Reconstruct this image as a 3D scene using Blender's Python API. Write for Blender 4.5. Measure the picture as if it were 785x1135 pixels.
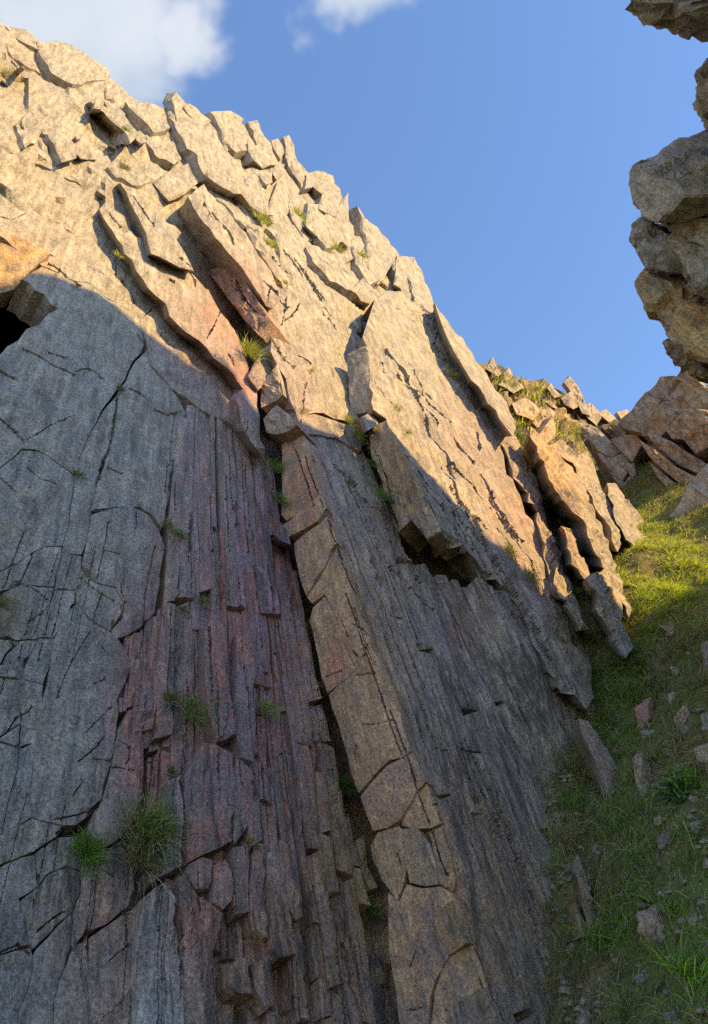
import bpy, bmesh, math, random
import numpy as np
from mathutils import Vector, Matrix
from mathutils.geometry import delaunay_2d_cdt

# ------------------------------------------------------------------ scene, camera, light
scene = bpy.context.scene
for ob in list(bpy.data.objects):
    bpy.data.objects.remove(ob)
COL = scene.collection

PITCH = math.radians(35.0)
EYE = np.array([0.0, 0.0, 1.6])
FPX, CX, CY = 820.0, 392.5, 567.5
cam_data = bpy.data.cameras.new("camera")
cam_data.sensor_fit = 'VERTICAL'
cam_data.sensor_height = 36.0
cam_data.lens = 36.0 * FPX / 1135.0
cam_data.clip_start = 0.05
cam_data.clip_end = 2000.0
cam = bpy.data.objects.new("camera", cam_data)
cam.location = EYE
cam.rotation_euler = (math.radians(90) + PITCH, 0, 0)
COL.objects.link(cam)
scene.camera = cam

SUN_AZ, SUN_EL = math.radians(122.0), math.radians(31.0)     # azimuth clockwise from the view direction (+Y)
SUN = np.array([math.cos(SUN_EL) * math.sin(SUN_AZ), math.cos(SUN_EL) * math.cos(SUN_AZ), math.sin(SUN_EL)])

world = bpy.data.worlds.new("World")
scene.world = world
world.use_nodes = True
wn, wl = world.node_tree.nodes, world.node_tree.links
wn.clear()
w_out = wn.new('ShaderNodeOutputWorld')
w_bg = wn.new('ShaderNodeBackground')
w_bg.inputs['Strength'].default_value = 0.15
sky = wn.new('ShaderNodeTexSky')
sky.sky_type = 'NISHITA'
sky.sun_disc = False
sky.sun_elevation = SUN_EL
sky.sun_rotation = SUN_AZ
sky.altitude = 300
sky.air_density = 1.0
sky.dust_density = 0.0
sky.ozone_density = 4.0
wl.new(w_bg.outputs[0], w_out.inputs[0])

sun_data = bpy.data.lights.new("sun", 'SUN')
sun_data.energy = 4.1
sun_data.angle = math.radians(0.53)
sun_data.color = (1.0, 0.725, 0.27)
sun = bpy.data.objects.new("sun", sun_data)
sun.rotation_euler = Vector(SUN).to_track_quat('Z', 'Y').to_euler()
sun.location = (12, -10, 25)
COL.objects.link(sun)

scene.view_settings.view_transform = 'Standard'
scene.view_settings.look = 'None'
scene.view_settings.gamma = 1.0
scene.view_settings.use_curve_mapping = False
scene.view_settings.exposure = 1.27
scene.cycles.use_denoising = False
scene.cycles.max_bounces = 5
scene.cycles.diffuse_bounces = 4
scene.cycles.glossy_bounces = 1
scene.cycles.transmission_bounces = 2

# ------------------------------------------------------------------ maths helpers
R_ = np.array([1.0, 0, 0])
U_ = np.array([0, -math.sin(PITCH), math.cos(PITCH)])
F_ = np.array([0, math.cos(PITCH), math.sin(PITCH)])
BASIS = np.stack([R_, U_, F_])                 # rows: camera axes in the world


def rays(px, py):
    px = np.asarray(px, float); py = np.asarray(py, float)
    return np.stack([(px - CX) / FPX, (CY - py) / FPX, np.ones_like(px)], -1) @ BASIS


def at(px, py, depth):
    return EYE + rays(px, py) * np.asarray(depth, float)[..., None]


def to_pix(P):
    c = (np.asarray(P) - EYE) @ BASIS.T
    return CX + FPX * c[..., 0] / c[..., 2], CY - FPX * c[..., 1] / c[..., 2]


def unit(v):
    v = np.asarray(v, float)
    return v / np.linalg.norm(v)


class Plane:
    """n.(P-EYE) = -D; the front side looks at the camera"""
    def __init__(self, n, point):
        self.n = unit(n)
        self.D = -float(self.n @ (np.asarray(point) - EYE))
        if self.D < 0:
            self.n = -self.n; self.D = -self.D

    def pt(self, px, py, off=0.0):
        d = rays(px, py)
        k = -(d @ self.n)
        k = np.maximum(k, 0.04)
        return EYE + d * ((self.D - off) / k)[..., None]


def camvec(x, y, z):
    return np.array([x, y, z], float) @ BASIS


W = Plane(camvec(.580, .689, -.436), EYE + camvec(0, 0, 4.16 / .436))     # the bedding plane of the left wall
V_AX = unit(camvec(-.216, .814, 1.0)); V_AX = unit(V_AX - W.n * (V_AX @ W.n))   # up the bedding
U_AX = unit(np.cross(V_AX, W.n))


def hash3(ix, iy, iz, seed):
    h = (ix.astype(np.int64) * 374761393 + iy.astype(np.int64) * 668265263 + iz.astype(np.int64) * 2147483647 + seed * 1274126177) & 0xFFFFFFFF
    h = ((h ^ (h >> 13)) * 1274126177) & 0xFFFFFFFF
    h = (h ^ (h >> 16)) * 2246822519 & 0xFFFFFFFF
    h = h ^ (h >> 15)
    return (h & 0xFFFFFF) / float(0xFFFFFF)


def vnoise(P, seed=0):
    f = np.floor(P); t = P - f; t = t * t * (3 - 2 * t)
    i = f.astype(np.int64)
    r = 0
    for dx in (0, 1):
        wx = t[:, 0] if dx else 1 - t[:, 0]
        for dy in (0, 1):
            wy = t[:, 1] if dy else 1 - t[:, 1]
            for dz in (0, 1):
                wz = t[:, 2] if dz else 1 - t[:, 2]
                r = r + wx * wy * wz * hash3(i[:, 0] + dx, i[:, 1] + dy, i[:, 2] + dz, seed)
    return r * 2 - 1


def fbm(P, octaves=4, seed=0, gain=.5):
    a, s, r = 1.0, 1.0, 0
    for o in range(octaves):
        r = r + a * vnoise(P * s + 17.3 * o, seed + o)
        a *= gain; s *= 2.03
    return r


def facets(P, seed=0, slope=.6, step=.5):
    """piecewise flat chips: every cell is a little tilted plane"""
    f = np.floor(P).astype(np.int64)
    best = np.full(len(P), 1e9); val = np.zeros(len(P))
    for dx in (-1, 0, 1):
        for dy in (-1, 0, 1):
            for dz in (-1, 0, 1):
                c = f + np.array([dx, dy, dz])
                h = [hash3(c[:, 0], c[:, 1], c[:, 2], seed + k) for k in range(7)]
                s = c + np.stack(h[:3], -1)
                q = P - s
                d2 = (q * q).sum(-1)
                m = d2 < best
                best[m] = d2[m]
                v = (q[:, 0] * (h[3] - .5) + q[:, 1] * (h[4] - .5) + q[:, 2] * (h[5] - .5)) * 2 * slope + (h[6] - .5) * 2 * step
                val[m] = v[m]
    return val


def bed(P):
    """world point -> (across, up, out of) the bedding"""
    q = P - EYE
    return np.stack([q @ U_AX, q @ V_AX, q @ W.n], -1)


def inside(px, py, poly):
    px = np.asarray(px); py = np.asarray(py)
    r = np.zeros(px.shape, bool)
    n = len(poly)
    for i in range(n):
        x1, y1 = poly[i]; x2, y2 = poly[(i + 1) % n]
        if y1 == y2:
            continue
        c = ((y1 > py) != (y2 > py)) & (px < (x2 - x1) * (py - y1) / (y2 - y1) + x1)
        r ^= c
    return r


def seg_dist(px, py, pts):
    d = np.full(np.shape(px), 1e9)
    for (x1, y1), (x2, y2) in zip(pts[:-1], pts[1:]):
        vx, vy = x2 - x1, y2 - y1
        L = vx * vx + vy * vy + 1e-9
        t = np.clip(((px - x1) * vx + (py - y1) * vy) / L, 0, 1)
        d = np.minimum(d, np.hypot(px - x1 - t * vx, py - y1 - t * vy))
    return d


def polyx(line, y):
    ys = [p[1] for p in line]; xs = [p[0] for p in line]
    return np.interp(y, ys, xs)


# ------------------------------------------------------------------ object helpers
def tag(o, label=None, cat=None, group=None, kind=None):
    if label: o["label"] = label
    if cat: o["category"] = cat
    if group: o["group"] = group
    if kind: o["kind"] = kind
    return o


def make_obj(name, verts, faces, mat, parent=None, tint=None, angle=38, base=None, smooth=True):
    verts = np.asarray(verts, float)
    if base is None:
        base = verts.mean(0); base[2] = verts[:, 2].min()
    base = np.asarray(base, float)
    me = bpy.data.meshes.new(name)
    me.from_pydata((verts - base).tolist(), [], faces)
    me.validate()
    if tint is not None and len(me.vertices) == len(tint):
        a = me.color_attributes.new("tint", 'FLOAT_COLOR', 'POINT')
        t4 = np.zeros((len(tint), 4), np.float32); t4[:, :tint.shape[1]] = tint
        a.data.foreach_set("color", t4.ravel())
    if smooth:
        me.shade_smooth()
        me.set_sharp_from_angle(angle=math.radians(angle))
    me.materials.append(mat)
    o = bpy.data.objects.new(name, me)
    COL.objects.link(o)
    if parent is not None:
        o.parent = parent
        pb = np.array(parent.get("_b", (0, 0, 0)), float) if False else np.array(parent.location)
        o.location = base - pb
    else:
        o.location = base
    return o


def empty(name, loc):
    o = bpy.data.objects.new(name, None)
    o.empty_display_size = .2
    o.location = loc
    COL.objects.link(o)
    return o


# colour of the stone itself (iron red, ochre, pale lichen) as soft patches on the wall
TINTS = [  # cx, cy, rx, ry, red, ochre, moss
    (285, 840, 110, 230, .85, .10, 0), (285, 620, 60, 130, .60, 0, 0), (330, 560, 30, 120, .5, 0, 0),
    (300, 1060, 110, 110, .55, .55, 0), (150, 730, 22, 70, .9, .25, 0), (160, 860, 40, 90, .5, .1, 0),
    (130, 1040, 70, 110, .45, .25, 0), (215, 520, 25, 80, .35, .0, 0), (180, 640, 16, 70, .5, .3, 0),
    (230, 385, 60, 50, .40, .1, 0), (268, 430, 24, 40, .5, 0, 0), (262, 325, 34, 40, .55, .2, 0),
    (215, 340, 40, 40, .15, 0, 0), (400, 830, 55, 220, .25, .75, 0), (365, 690, 30, 60, .5, .6, 0),
    (470, 1020, 50, 130, .45, .75, 0), (430, 930, 30, 40, .5, .9, 0), (545, 990, 60, 140, .2, .35, 0),
    (520, 480, 40, 60, .22, .05, 0), (590, 610, 50, 80, .26, .05, 0), (560, 540, 30, 60, .22, .05, 0),
    (505, 690, 26, 60, .5, 0, 0), (440, 540, 26, 50, .05, .55, .2), (25, 285, 40, 22, 0, .9, 0),
    (-5, 670, 30, 50, 0, .3, .8), (10, 80, 30, 25, 0, .3, .6), (620, 540, 30, 60, .2, .65, 0),
    (600, 490, 20, 40, .1, .8, 0), (740, 330, 60, 60, .1, .8, 0), (760, 500, 60, 60, .45, .55, 0),
    (570, 1060, 50, 90, 0, .4, .5), (645, 660, 40, 60, 0, .25, .15), (380, 950, 30, 120, .1, .2, .8),
    (520, 860, 60, 70, .15, .12, 0), (740, 30, 60, 60, .2, .5, 0)]


STAINS = [(302, 610, 30, 110, .7), (550, 880, 60, 190, .6), (490, 770, 40, 130, .3), (290, 1060, 160, 90, .5), (215, 880, 60, 120, .45), (60, 960, 90, 120, .45), (470, 690, 40, 60, .2), (600, 760, 50, 60, .6), (170, 720, 40, 120, .35), (345, 900, 30, 150, .4), (455, 560, 30, 60, .5), (520, 650, 40, 30, .4), (760, 500, 60, 60, .4), (755, 280, 70, 90, .5), (745, 20, 60, 40, .7), (620, 560, 40, 80, .35)]


def tint_at(px, py):
    """iron red, ochre, moss and dark water stain of the stone at a place on the wall"""
    r = np.zeros((len(px), 4))
    for cx, cy, rx, ry, a, b, c in TINTS:
        g = np.exp(-(((px - cx) / rx) ** 2 + ((py - cy) / ry) ** 2))
        r[:, :3] += g[:, None] * np.array([a, b, c])
    for cx, cy, rx, ry, a in STAINS:
        r[:, 3] += a * np.exp(-(((px - cx) / rx) ** 2 + ((py - cy) / ry) ** 2))
    return np.clip(r, 0, 1)


CRACKS = []      # (points, width in px, depth in m)
rng = random.Random(7)


def jag(pts, step=9, amp=1.6, seed=0, closed=True):
    """break long straight edges into chipped ones; the chips depend on the place, so neighbours keep fitting together"""
    out = []
    n = len(pts)
    for i in range(n if closed else n - 1):
        x1, y1 = pts[i]; x2, y2 = pts[(i + 1) % n]
        L = math.hypot(x2 - x1, y2 - y1)
        k = max(1, int(L / step))
        for j in range(k):
            t = j / k
            out.append((x1 + (x2 - x1) * t, y1 + (y2 - y1) * t))
    if not closed:
        out.append(pts[-1])
    Q = np.array([(x, y, 0.) for x, y in out])
    dx = vnoise(Q / 11 + 3.3, 51) + .6 * vnoise(Q / 5 + 8.1, 52)
    dy = vnoise(Q / 11 + 5.7, 53) + .6 * vnoise(Q / 5 + 1.9, 54)
    return [(x + amp * a, y + amp * c) for (x, y), a, c in zip(out, dx, dy)]


SLAB_ID = [0]


def slab(name, poly, mat, parent, plane=None, off=0.0, thick=.35, shift=None, res=4.0, amp=.012, chip=.02,
         chip_size=.35, bev=.012, tilt=(0, 0), jamp=1.4, jstep=9, tint_add=(0, 0, 0), cracks=True, angle=21, label=None, wall_noise=.02, cont=False, offmap=None):
    """a plate of stone: chipped outline, rough front face with open cracks, broken side faces going back into the rock.
    tilt = slope of the front along the plate's right and up directions"""
    plane = plane or W
    SLAB_ID[0] += 1
    sid = SLAB_ID[0]
    if cont:
        c_ = np.mean(poly, 0)
        g_ = .7 if plane is W else 1.3
        poly = [(x + g_ * np.sign(x - c_[0]) * min(1, abs(x - c_[0]) / 10), y + .5 * np.sign(y - c_[1]) * min(1, abs(y - c_[1]) / 10)) for x, y in poly]
        off = off + random.Random(sid).uniform(-.007, .007)
    poly = jag(poly, jstep, jamp, sid)
    P2 = np.array(poly)
    x0, y0 = P2.min(0); x1, y1 = P2.max(0)
    gx, gy = np.meshgrid(np.arange(x0 + res / 2, x1, res), np.arange(y0 + res / 2, y1, res * .92))
    gx[1::2] += res / 2
    nr = np.random.RandomState(sid)
    gx = gx.ravel() + nr.uniform(-.28, .28, gx.size) * res
    gy = gy.ravel() + nr.uniform(-.28, .28, gy.size) * res
    m = inside(gx, gy, poly)
    gx, gy = gx[m], gy[m]
    loop = poly + [poly[0]]
    m = seg_dist(gx, gy, loop) > res * .55
    gx, gy = gx[m], gy[m]
    mine = []
    if cracks:
        ex, ey = [], []
        for pts, cw, cd in CRACKS:
            a = np.array(pts)
            if a[:, 0].max() < x0 or a[:, 0].min() > x1 or a[:, 1].max() < y0 or a[:, 1].min() > y1:
                continue
            mine.append((pts, cw, cd))
            for (ax, ay), (bx, by) in zip(pts[:-1], pts[1:]):
                L = math.hypot(bx - ax, by - ay); k = max(1, int(L / 3.0))
                nx, ny = -(by - ay) / (L + 1e-6), (bx - ax) / (L + 1e-6)
                for j in range(k):
                    qx, qy = ax + (bx - ax) * j / k, ay + (by - ay) * j / k
                    for s in (-1.05, -.4, .4, 1.05):
                        ex.append(qx + nx * cw * s); ey.append(qy + ny * cw * s)
        if ex:
            ex, ey = np.array(ex), np.array(ey)
            m = inside(ex, ey, poly)
            ex, ey = ex[m], ey[m]
            m = seg_dist(ex, ey, loop) > .8
            ex, ey = ex[m], ey[m]
            if len(ex):
                keep = np.ones(len(gx), bool)
                for pts, cw, cd in mine:
                    keep &= seg_dist(gx, gy, pts) > cw * 1.3
                gx = np.concatenate([gx[keep], ex]); gy = np.concatenate([gy[keep], ey])
    nb = len(poly)
    pts2 = [Vector(p) for p in poly] + [Vector((a, b)) for a, b in zip(gx, gy)]
    vs, es, fs, ov, oe, of = delaunay_2d_cdt(pts2, [], [list(range(nb))], 1, 1e-4)
    if not fs:
        return None
    A = np.array([(v[0], v[1]) for v in vs])
    isb = np.array([any(i < nb for i in o) for o in ov])
    px, py = A[:, 0], A[:, 1]
    c0 = plane.pt(np.array([P2[:, 0].mean()]), np.array([P2[:, 1].mean()]), off)[0]
    P = plane.pt(px, py, off if offmap is None else off + offmap(px, py))
    n = plane.n
    up = V_AX - n * (V_AX @ n)
    if np.linalg.norm(up) < .1:
        up = np.array([0, 0, 1.]) - n * n[2]
    up = unit(up); rt = unit(np.cross(up, n))
    q = P - c0
    h = (q @ rt) * tilt[0] + (q @ up) * tilt[1]
    B = np.stack([P @ rt, P @ up * .45, P @ n], -1)
    cs = 0 if cont else sid
    if chip:
        h = h + chip * facets(B / chip_size + cs * 3.1, cs, .5, .25) + chip * .35 * facets(B / (chip_size * .31), cs + 5, .6, .35)
    h = h + amp * fbm(P * 3.1 + cs, 4, cs)
    dep = float((c0 - EYE) @ F_)
    h = np.where(isb, h - min(bev, (.0009 if dep < 10 else .002) * dep) * (.35 + 1.5 * np.abs(vnoise(P * (40. / dep) * 1.5, 12))), h)
    for pts, cw, cd in mine:
        d = seg_dist(px, py, pts)
        h = h - cd * np.clip((1.05 - d / cw) / .62, 0, 1) ** .8
    P = P + n * h[:, None]
    if shift is None:
        back = -n * thick
    else:
        mx, my = P2.mean(0)
        bp = plane.pt(np.array([mx + shift[0]]), np.array([my + shift[1]]), off - thick)[0]
        back = bp - c0
    wall_noise = min(wall_noise, .0016 * dep)
    # side faces
    nf = len(vs)
    loop_edges = {}
    cnt = {}
    for f in fs:
        for i in range(len(f)):
            a, b = f[i], f[(i + 1) % len(f)]
            cnt[(min(a, b), max(a, b))] = cnt.get((min(a, b), max(a, b)), 0) + 1
            loop_edges[(min(a, b), max(a, b))] = (a, b)
    bedges = [loop_edges[k] for k, c in cnt.items() if c == 1]
    bverts = sorted({v for e in bedges for v in e})
    idx = {v: i for i, v in enumerate(bverts)}
    bp = P[bverts]
    rings = [bp]
    L = np.linalg.norm(back)
    steps = max(2, min(6, int(L / .09)))
    for s in range(1, steps + 1):
        t = s / steps
        ring = bp + back * t
        j = np.stack([fbm(ring * 5 + 9.1 * k + sid, 3, 40 + k) for k in range(3)], -1)
        jf = facets(ring / .16 + sid, 77, .5, .6)[:, None] * np.array(unit(rt + up * .3))
        ring = ring + wall_noise * (j + .6 * jf) * (1 if s < steps else .3)
        rings.append(ring)
    V = np.concatenate([P] + rings)
    m = len(bverts)
    faces = [tuple(f) for f in fs]
    f0 = fs[0]
    nn = np.cross(P[f0[1]] - P[f0[0]], P[f0[2]] - P[f0[0]])
    flip = (nn @ n) < 0
    if flip:
        faces = [f[::-1] for f in faces]
    for s in range(steps):
        for a, b in bedges:
            ia, ib = nf + s * m + idx[a], nf + s * m + idx[b]
            q4 = (ib, ia, ia + m, ib + m)
            faces.append(q4[::-1] if flip else q4)
    allx = np.concatenate([px] + [px[bverts]] * (steps + 1)); ally = np.concatenate([py] + [py[bverts]] * (steps + 1))
    tn = np.clip(tint_at(allx, ally) + np.array((tuple(tint_add) + (0,))[:4]), 0, 1)
    o = make_obj(name, V, faces, mat, parent, tn, angle)
    if label:
        o["label"] = label
    return o


def hull_rock(name, pts, mat, parent=None, sub=3, amp=.02, chip=.03, chip_size=.25, bev=.02, seed=0, tint=(0, 0, 0), base=None):
    """an angular stone: convex body of the given corner points, bevelled and chipped"""
    bm = bmesh.new()
    for p in pts:
        bm.verts.new(p)
    r = bmesh.ops.convex_hull(bm, input=bm.verts)
    junk = [g for g in r.get('geom_interior', []) + r.get('geom_unused', []) if isinstance(g, bmesh.types.BMVert)]
    if junk:
        bmesh.ops.delete(bm, geom=list(set(junk)), context='VERTS')
    bmesh.ops.dissolve_limit(bm, angle_limit=math.radians(9), verts=bm.verts[:], edges=bm.edges[:])
    if bev:
        bmesh.ops.bevel(bm, geom=bm.edges[:], offset=bev, segments=1, affect='EDGES', clamp_overlap=True)
    bmesh.ops.triangulate(bm, faces=bm.faces[:])
    size = max((Vector(a) - Vector(b)).length for a in (pts[0], pts[-1]) for b in pts)
    for it in range(sub + 2):
        long = [e for e in bm.edges if e.calc_length() > size / (2.2 ** sub) * 1.2]
        if not long or len(bm.verts) > 6000:
            break
        bmesh.ops.subdivide_edges(bm, edges=long, cuts=1)
        bmesh.ops.triangulate(bm, faces=bm.faces[:])
    bm.normal_update()
    V = np.array([v.co[:] for v in bm.verts]); N = np.array([v.normal[:] for v in bm.verts])
    F = [tuple(v.index for v in f.verts) for f in bm.faces]
    bm.verts.index_update()
    F = [tuple(v.index for v in f.verts) for f in bm.faces]
    bm.free()
    h = amp * fbm(V * 2.2 / max(size, .2) * 2 + seed * 3.7, 4, seed) + chip * facets(V / chip_size + seed, seed + 3, .7, .5) + chip * .5 * facets(V / (chip_size * .37) + seed, seed + 9, .7, .6) + (chip * .22 * facets(V / (chip_size * .14) + seed, seed + 19, .7, .6) if sub > 3 else 0)
    V = V + N * h[:, None]
    return make_obj(name, V, F, mat, parent, np.tile(np.array(tint, float), (len(V), 1)), 22, base)


def traced_rock(name, outline, depth, mat, parent=None, thick=.4, bulge=.15, seed=0, lean=(0, 0), tint=(0, 0, 0), sub=3, amp=.015, chip=.02, chip_size=.2, bev=.015):
    """a boulder whose seen outline is given; it gets its own depth: crown towards us, body behind"""
    r = random.Random(seed)
    c = np.mean(outline, 0)
    pts = []
    for i, (x, y) in enumerate(outline):
        dd = depth + lean[0] * (x - c[0]) / FPX * depth + lean[1] * (c[1] - y) / FPX * depth
        p = at(np.array(x), np.array(y), np.array(dd))
        pts.append(p)
        x2, y2 = c[0] + (x - c[0]) * .86, c[1] + (y - c[1]) * .86
        pts.append(at(np.array(x2), np.array(y2), np.array(dd + thick * r.uniform(.8, 1.1))))
    for k in range(4):
        i = r.randrange(len(outline)); x, y = outline[i]
        t = r.uniform(.25, .6)
        x2, y2 = c[0] + (x - c[0]) * t, c[1] + (y - c[1]) * t
        dd = depth + lean[0] * (x2 - c[0]) / FPX * depth + lean[1] * (c[1] - y2) / FPX * depth
        pts.append(at(np.array(x2), np.array(y2), np.array(dd - bulge * r.uniform(.6, 1.0))))
    return hull_rock(name, [tuple(p) for p in pts], mat, parent, sub, amp, chip, chip_size, bev, seed, tint)


# ------------------------------------------------------------------ materials
def nodes_of(name):
    m = bpy.data.materials.new(name)
    m.use_nodes = True
    nt = m.node_tree
    nt.nodes.clear()
    return m, nt


class NB:
    def __init__(s, nt): s.nt = nt
    def n(s, t, **k):
        x = s.nt.nodes.new(t)
        for a, v in k.items():
            setattr(x, a, v)
        return x
    def put(s, sock, v):
        if v is None: return
        if isinstance(v, bpy.types.NodeSocket): s.nt.links.new(v, sock)
        else:
            if sock.type == 'RGBA' and len(v) == 3: v = (*v, 1)
            sock.default_value = v
    def math(s, op, a, b=None, clamp=False):
        x = s.n('ShaderNodeMath', operation=op, use_clamp=clamp); s.put(x.inputs[0], a); s.put(x.inputs[1], b); return x.outputs[0]
    def dot(s, a, b):
        x = s.n('ShaderNodeVectorMath', operation='DOT_PRODUCT'); s.put(x.inputs[0], a); s.put(x.inputs[1], b); return x.outputs['Value']
    def vadd(s, a, b):
        x = s.n('ShaderNodeVectorMath', operation='ADD'); s.put(x.inputs[0], a); s.put(x.inputs[1], b); return x.outputs[0]
    def vmul(s, a, b):
        x = s.n('ShaderNodeVectorMath', operation='MULTIPLY'); s.put(x.inputs[0], a); s.put(x.inputs[1], b); return x.outputs[0]
    def noise(s, vec, scale, detail=4, rough=.55, dist=0, out=0):
        x = s.n('ShaderNodeTexNoise'); s.put(x.inputs['Vector'], vec); x.inputs['Scale'].default_value = scale
        x.inputs['Detail'].default_value = detail; x.inputs['Roughness'].default_value = rough; x.inputs['Distortion'].default_value = dist
        return x.outputs[out]
    def voro(s, vec, scale, feature='F1', out='Distance', rand=1):
        x = s.n('ShaderNodeTexVoronoi', feature=feature); s.put(x.inputs['Vector'], vec); x.inputs['Scale'].default_value = scale
        x.inputs['Randomness'].default_value = rand
        return x.outputs[out]
    def mapr(s, v, a, b, c=0., d=1., smooth=True):
        x = s.n('ShaderNodeMapRange', interpolation_type='SMOOTHSTEP' if smooth else 'LINEAR'); s.put(x.inputs[0], v)
        for i, k in enumerate((a, b, c, d)): x.inputs[i + 1].default_value = k
        return x.outputs[0]
    def mix(s, f, a, b, mode='MIX'):
        x = s.n('ShaderNodeMix', data_type='RGBA', blend_type=mode); s.put(x.inputs[0], f); s.put(x.inputs[6], a); s.put(x.inputs[7], b); return x.outputs[2]


def rock_material(name, grey=(.318, .272, .232), warm=(.362, .298, .232), red=(.375, .165, .135), ochre=(.47, .285, .15), lichen=.5, spec=1.0, bump=.8):
    m, nt = nodes_of(name); b = NB(nt)
    out = b.n('ShaderNodeOutputMaterial'); bs = b.n('ShaderNodeBsdfPrincipled')
    nt.links.new(bs.outputs[0], out.inputs[0])
    tc = b.n('ShaderNodeTexCoord').outputs['Object']
    oi = b.n('ShaderNodeObjectInfo').outputs['Random']
    cx = b.n('ShaderNodeCombineXYZ'); b.put(cx.inputs[0], b.math('MULTIPLY', oi, 37.0)); b.put(cx.inputs[1], b.math('MULTIPLY', oi, 91.0)); b.put(cx.inputs[2], b.math('MULTIPLY', oi, 53.0))
    p = b.vadd(tc, cx.outputs[0])
    bd = b.n('ShaderNodeCombineXYZ')
    b.put(bd.inputs[0], b.dot(p, tuple(U_AX))); b.put(bd.inputs[1], b.math('MULTIPLY', b.dot(p, tuple(V_AX)), .10)); b.put(bd.inputs[2], b.dot(p, tuple(W.n)))
    beds = bd.outputs[0]
    at_ = b.n('ShaderNodeAttribute', attribute_name='tint')
    sp = b.n('ShaderNodeSeparateColor'); b.put(sp.inputs[0], at_.outputs['Color'])
    big = b.noise(p, 1.3, 3, .6)
    mid = b.noise(p, 6.0, 7, .72)
    grain = b.noise(p, 42, 5, .80)
    streak = b.noise(beds, 13, 6, .68, .0)
    col = b.mix(b.mapr(big, .38, .62), grey, warm)
    rmask = b.math('MULTIPLY', sp.outputs[0], b.mapr(b.math('ADD', b.math('MULTIPLY', streak, .7), b.math('MULTIPLY', mid, .4)), .42, .60, .18, 1.35), clamp=True)
    col = b.mix(rmask, col, b.mix(b.mapr(big, .42, .58), red, (red[0] * .80, red[1] * 1.12, red[2] * 1.5)))
    omask = b.math('MULTIPLY', sp.outputs[1], b.mapr(b.math('ADD', b.math('MULTIPLY', mid, .7), b.math('MULTIPLY', big, .35)), .43, .60, .25, 1.3), clamp=True)
    col = b.mix(omask, col, ochre)
    mmask = b.math('MULTIPLY', sp.outputs[2], b.mapr(mid, .42, .60), clamp=True)
    col = b.mix(mmask, col, (.08, .09, .03))
    col = b.mix(1.0, col, b.mix(b.mapr(mid, .30, .70, smooth=False), (.70, .70, .71), (1.25, 1.24, 1.22)), 'MULTIPLY')
    col = b.mix(1.0, col, b.mix(b.mapr(streak, .32, .68, smooth=False), (.58, .57, .575), (1.32, 1.32, 1.32)), 'MULTIPLY')
    col = b.mix(1.0, col, b.mix(b.mapr(grain, .30, .70, smooth=False), (.32, .32, .33), (1.66, 1.66, 1.64)), 'MULTIPLY')
    # pale lichen crusts, rusty flecks, black water stains running down the beds
    lv = b.voro(b.vadd(p, b.vmul(b.noise(p, 14, 3, .65, 0, 1), (.10, .10, .10))), 5.0)
    lm = b.math('MULTIPLY', b.mapr(lv, .13, .19, 1, 0), b.mapr(big, .48, .58))
    col = b.mix(b.math('MULTIPLY', lm, lichen), col, (.47, .46, .40))
    n2 = b.noise(beds, 19, 6, .75, .2)
    rust = b.math('MULTIPLY', b.mapr(n2, .44, .34), b.math('ADD', b.math('MULTIPLY', sp.outputs[1], .9), b.math('MULTIPLY', sp.outputs[0], .35)), clamp=True)
    col = b.mix(b.math('MULTIPLY', rust, .8), col, (.42, .19, .075))
    st = at_.outputs['Alpha']
    thr = b.math('SUBTRACT', b.math('ADD', n2, b.math('MULTIPLY', st, .22)), b.math('MULTIPLY', big, .12))
    dk = b.mapr(thr, .50, .66)
    col = b.mix(b.math('MULTIPLY', dk, .66), col, (.055, .048, .045))
    b.put(bs.inputs['Base Color'], col)
    bs.inputs['Roughness'].default_value = .88
    bs.inputs['Specular IOR Level'].default_value = .2 * spec
    hgt = b.math('ADD', b.math('MULTIPLY', mid, .050), b.math('MULTIPLY', grain, .020))
    hgt = b.math('ADD', hgt, b.math('MULTIPLY', streak, .016))
    bp = b.n('ShaderNodeBump'); bp.inputs['Strength'].default_value = bump; bp.inputs['Distance'].default_value = 1.0
    b.put(bp.inputs['Height'], hgt); b.put(bs.inputs['Normal'], bp.outputs[0])
    return m


M_ROCK = rock_material("rock_grey")
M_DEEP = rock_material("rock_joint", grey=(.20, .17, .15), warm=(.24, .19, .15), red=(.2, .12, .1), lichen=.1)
M_PALE = rock_material("rock_pale", grey=(.41, .37, .325), warm=(.44, .38, .31), lichen=.8)
M_PILLAR = rock_material("rock_pillar", grey=(.42, .355, .29), warm=(.48, .37, .265), red=(.46, .20, .13), ochre=(.52, .315, .18), lichen=.9)
M_STONE = rock_material("turf_stone", grey=(.30, .27, .23), warm=(.33, .28, .20), lichen=.9)
M_OVER = rock_material("rock_overhang", grey=(.36, .33, .30), warm=(.42, .34, .25), ochre=(.48, .31, .14), lichen=.6)


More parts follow.
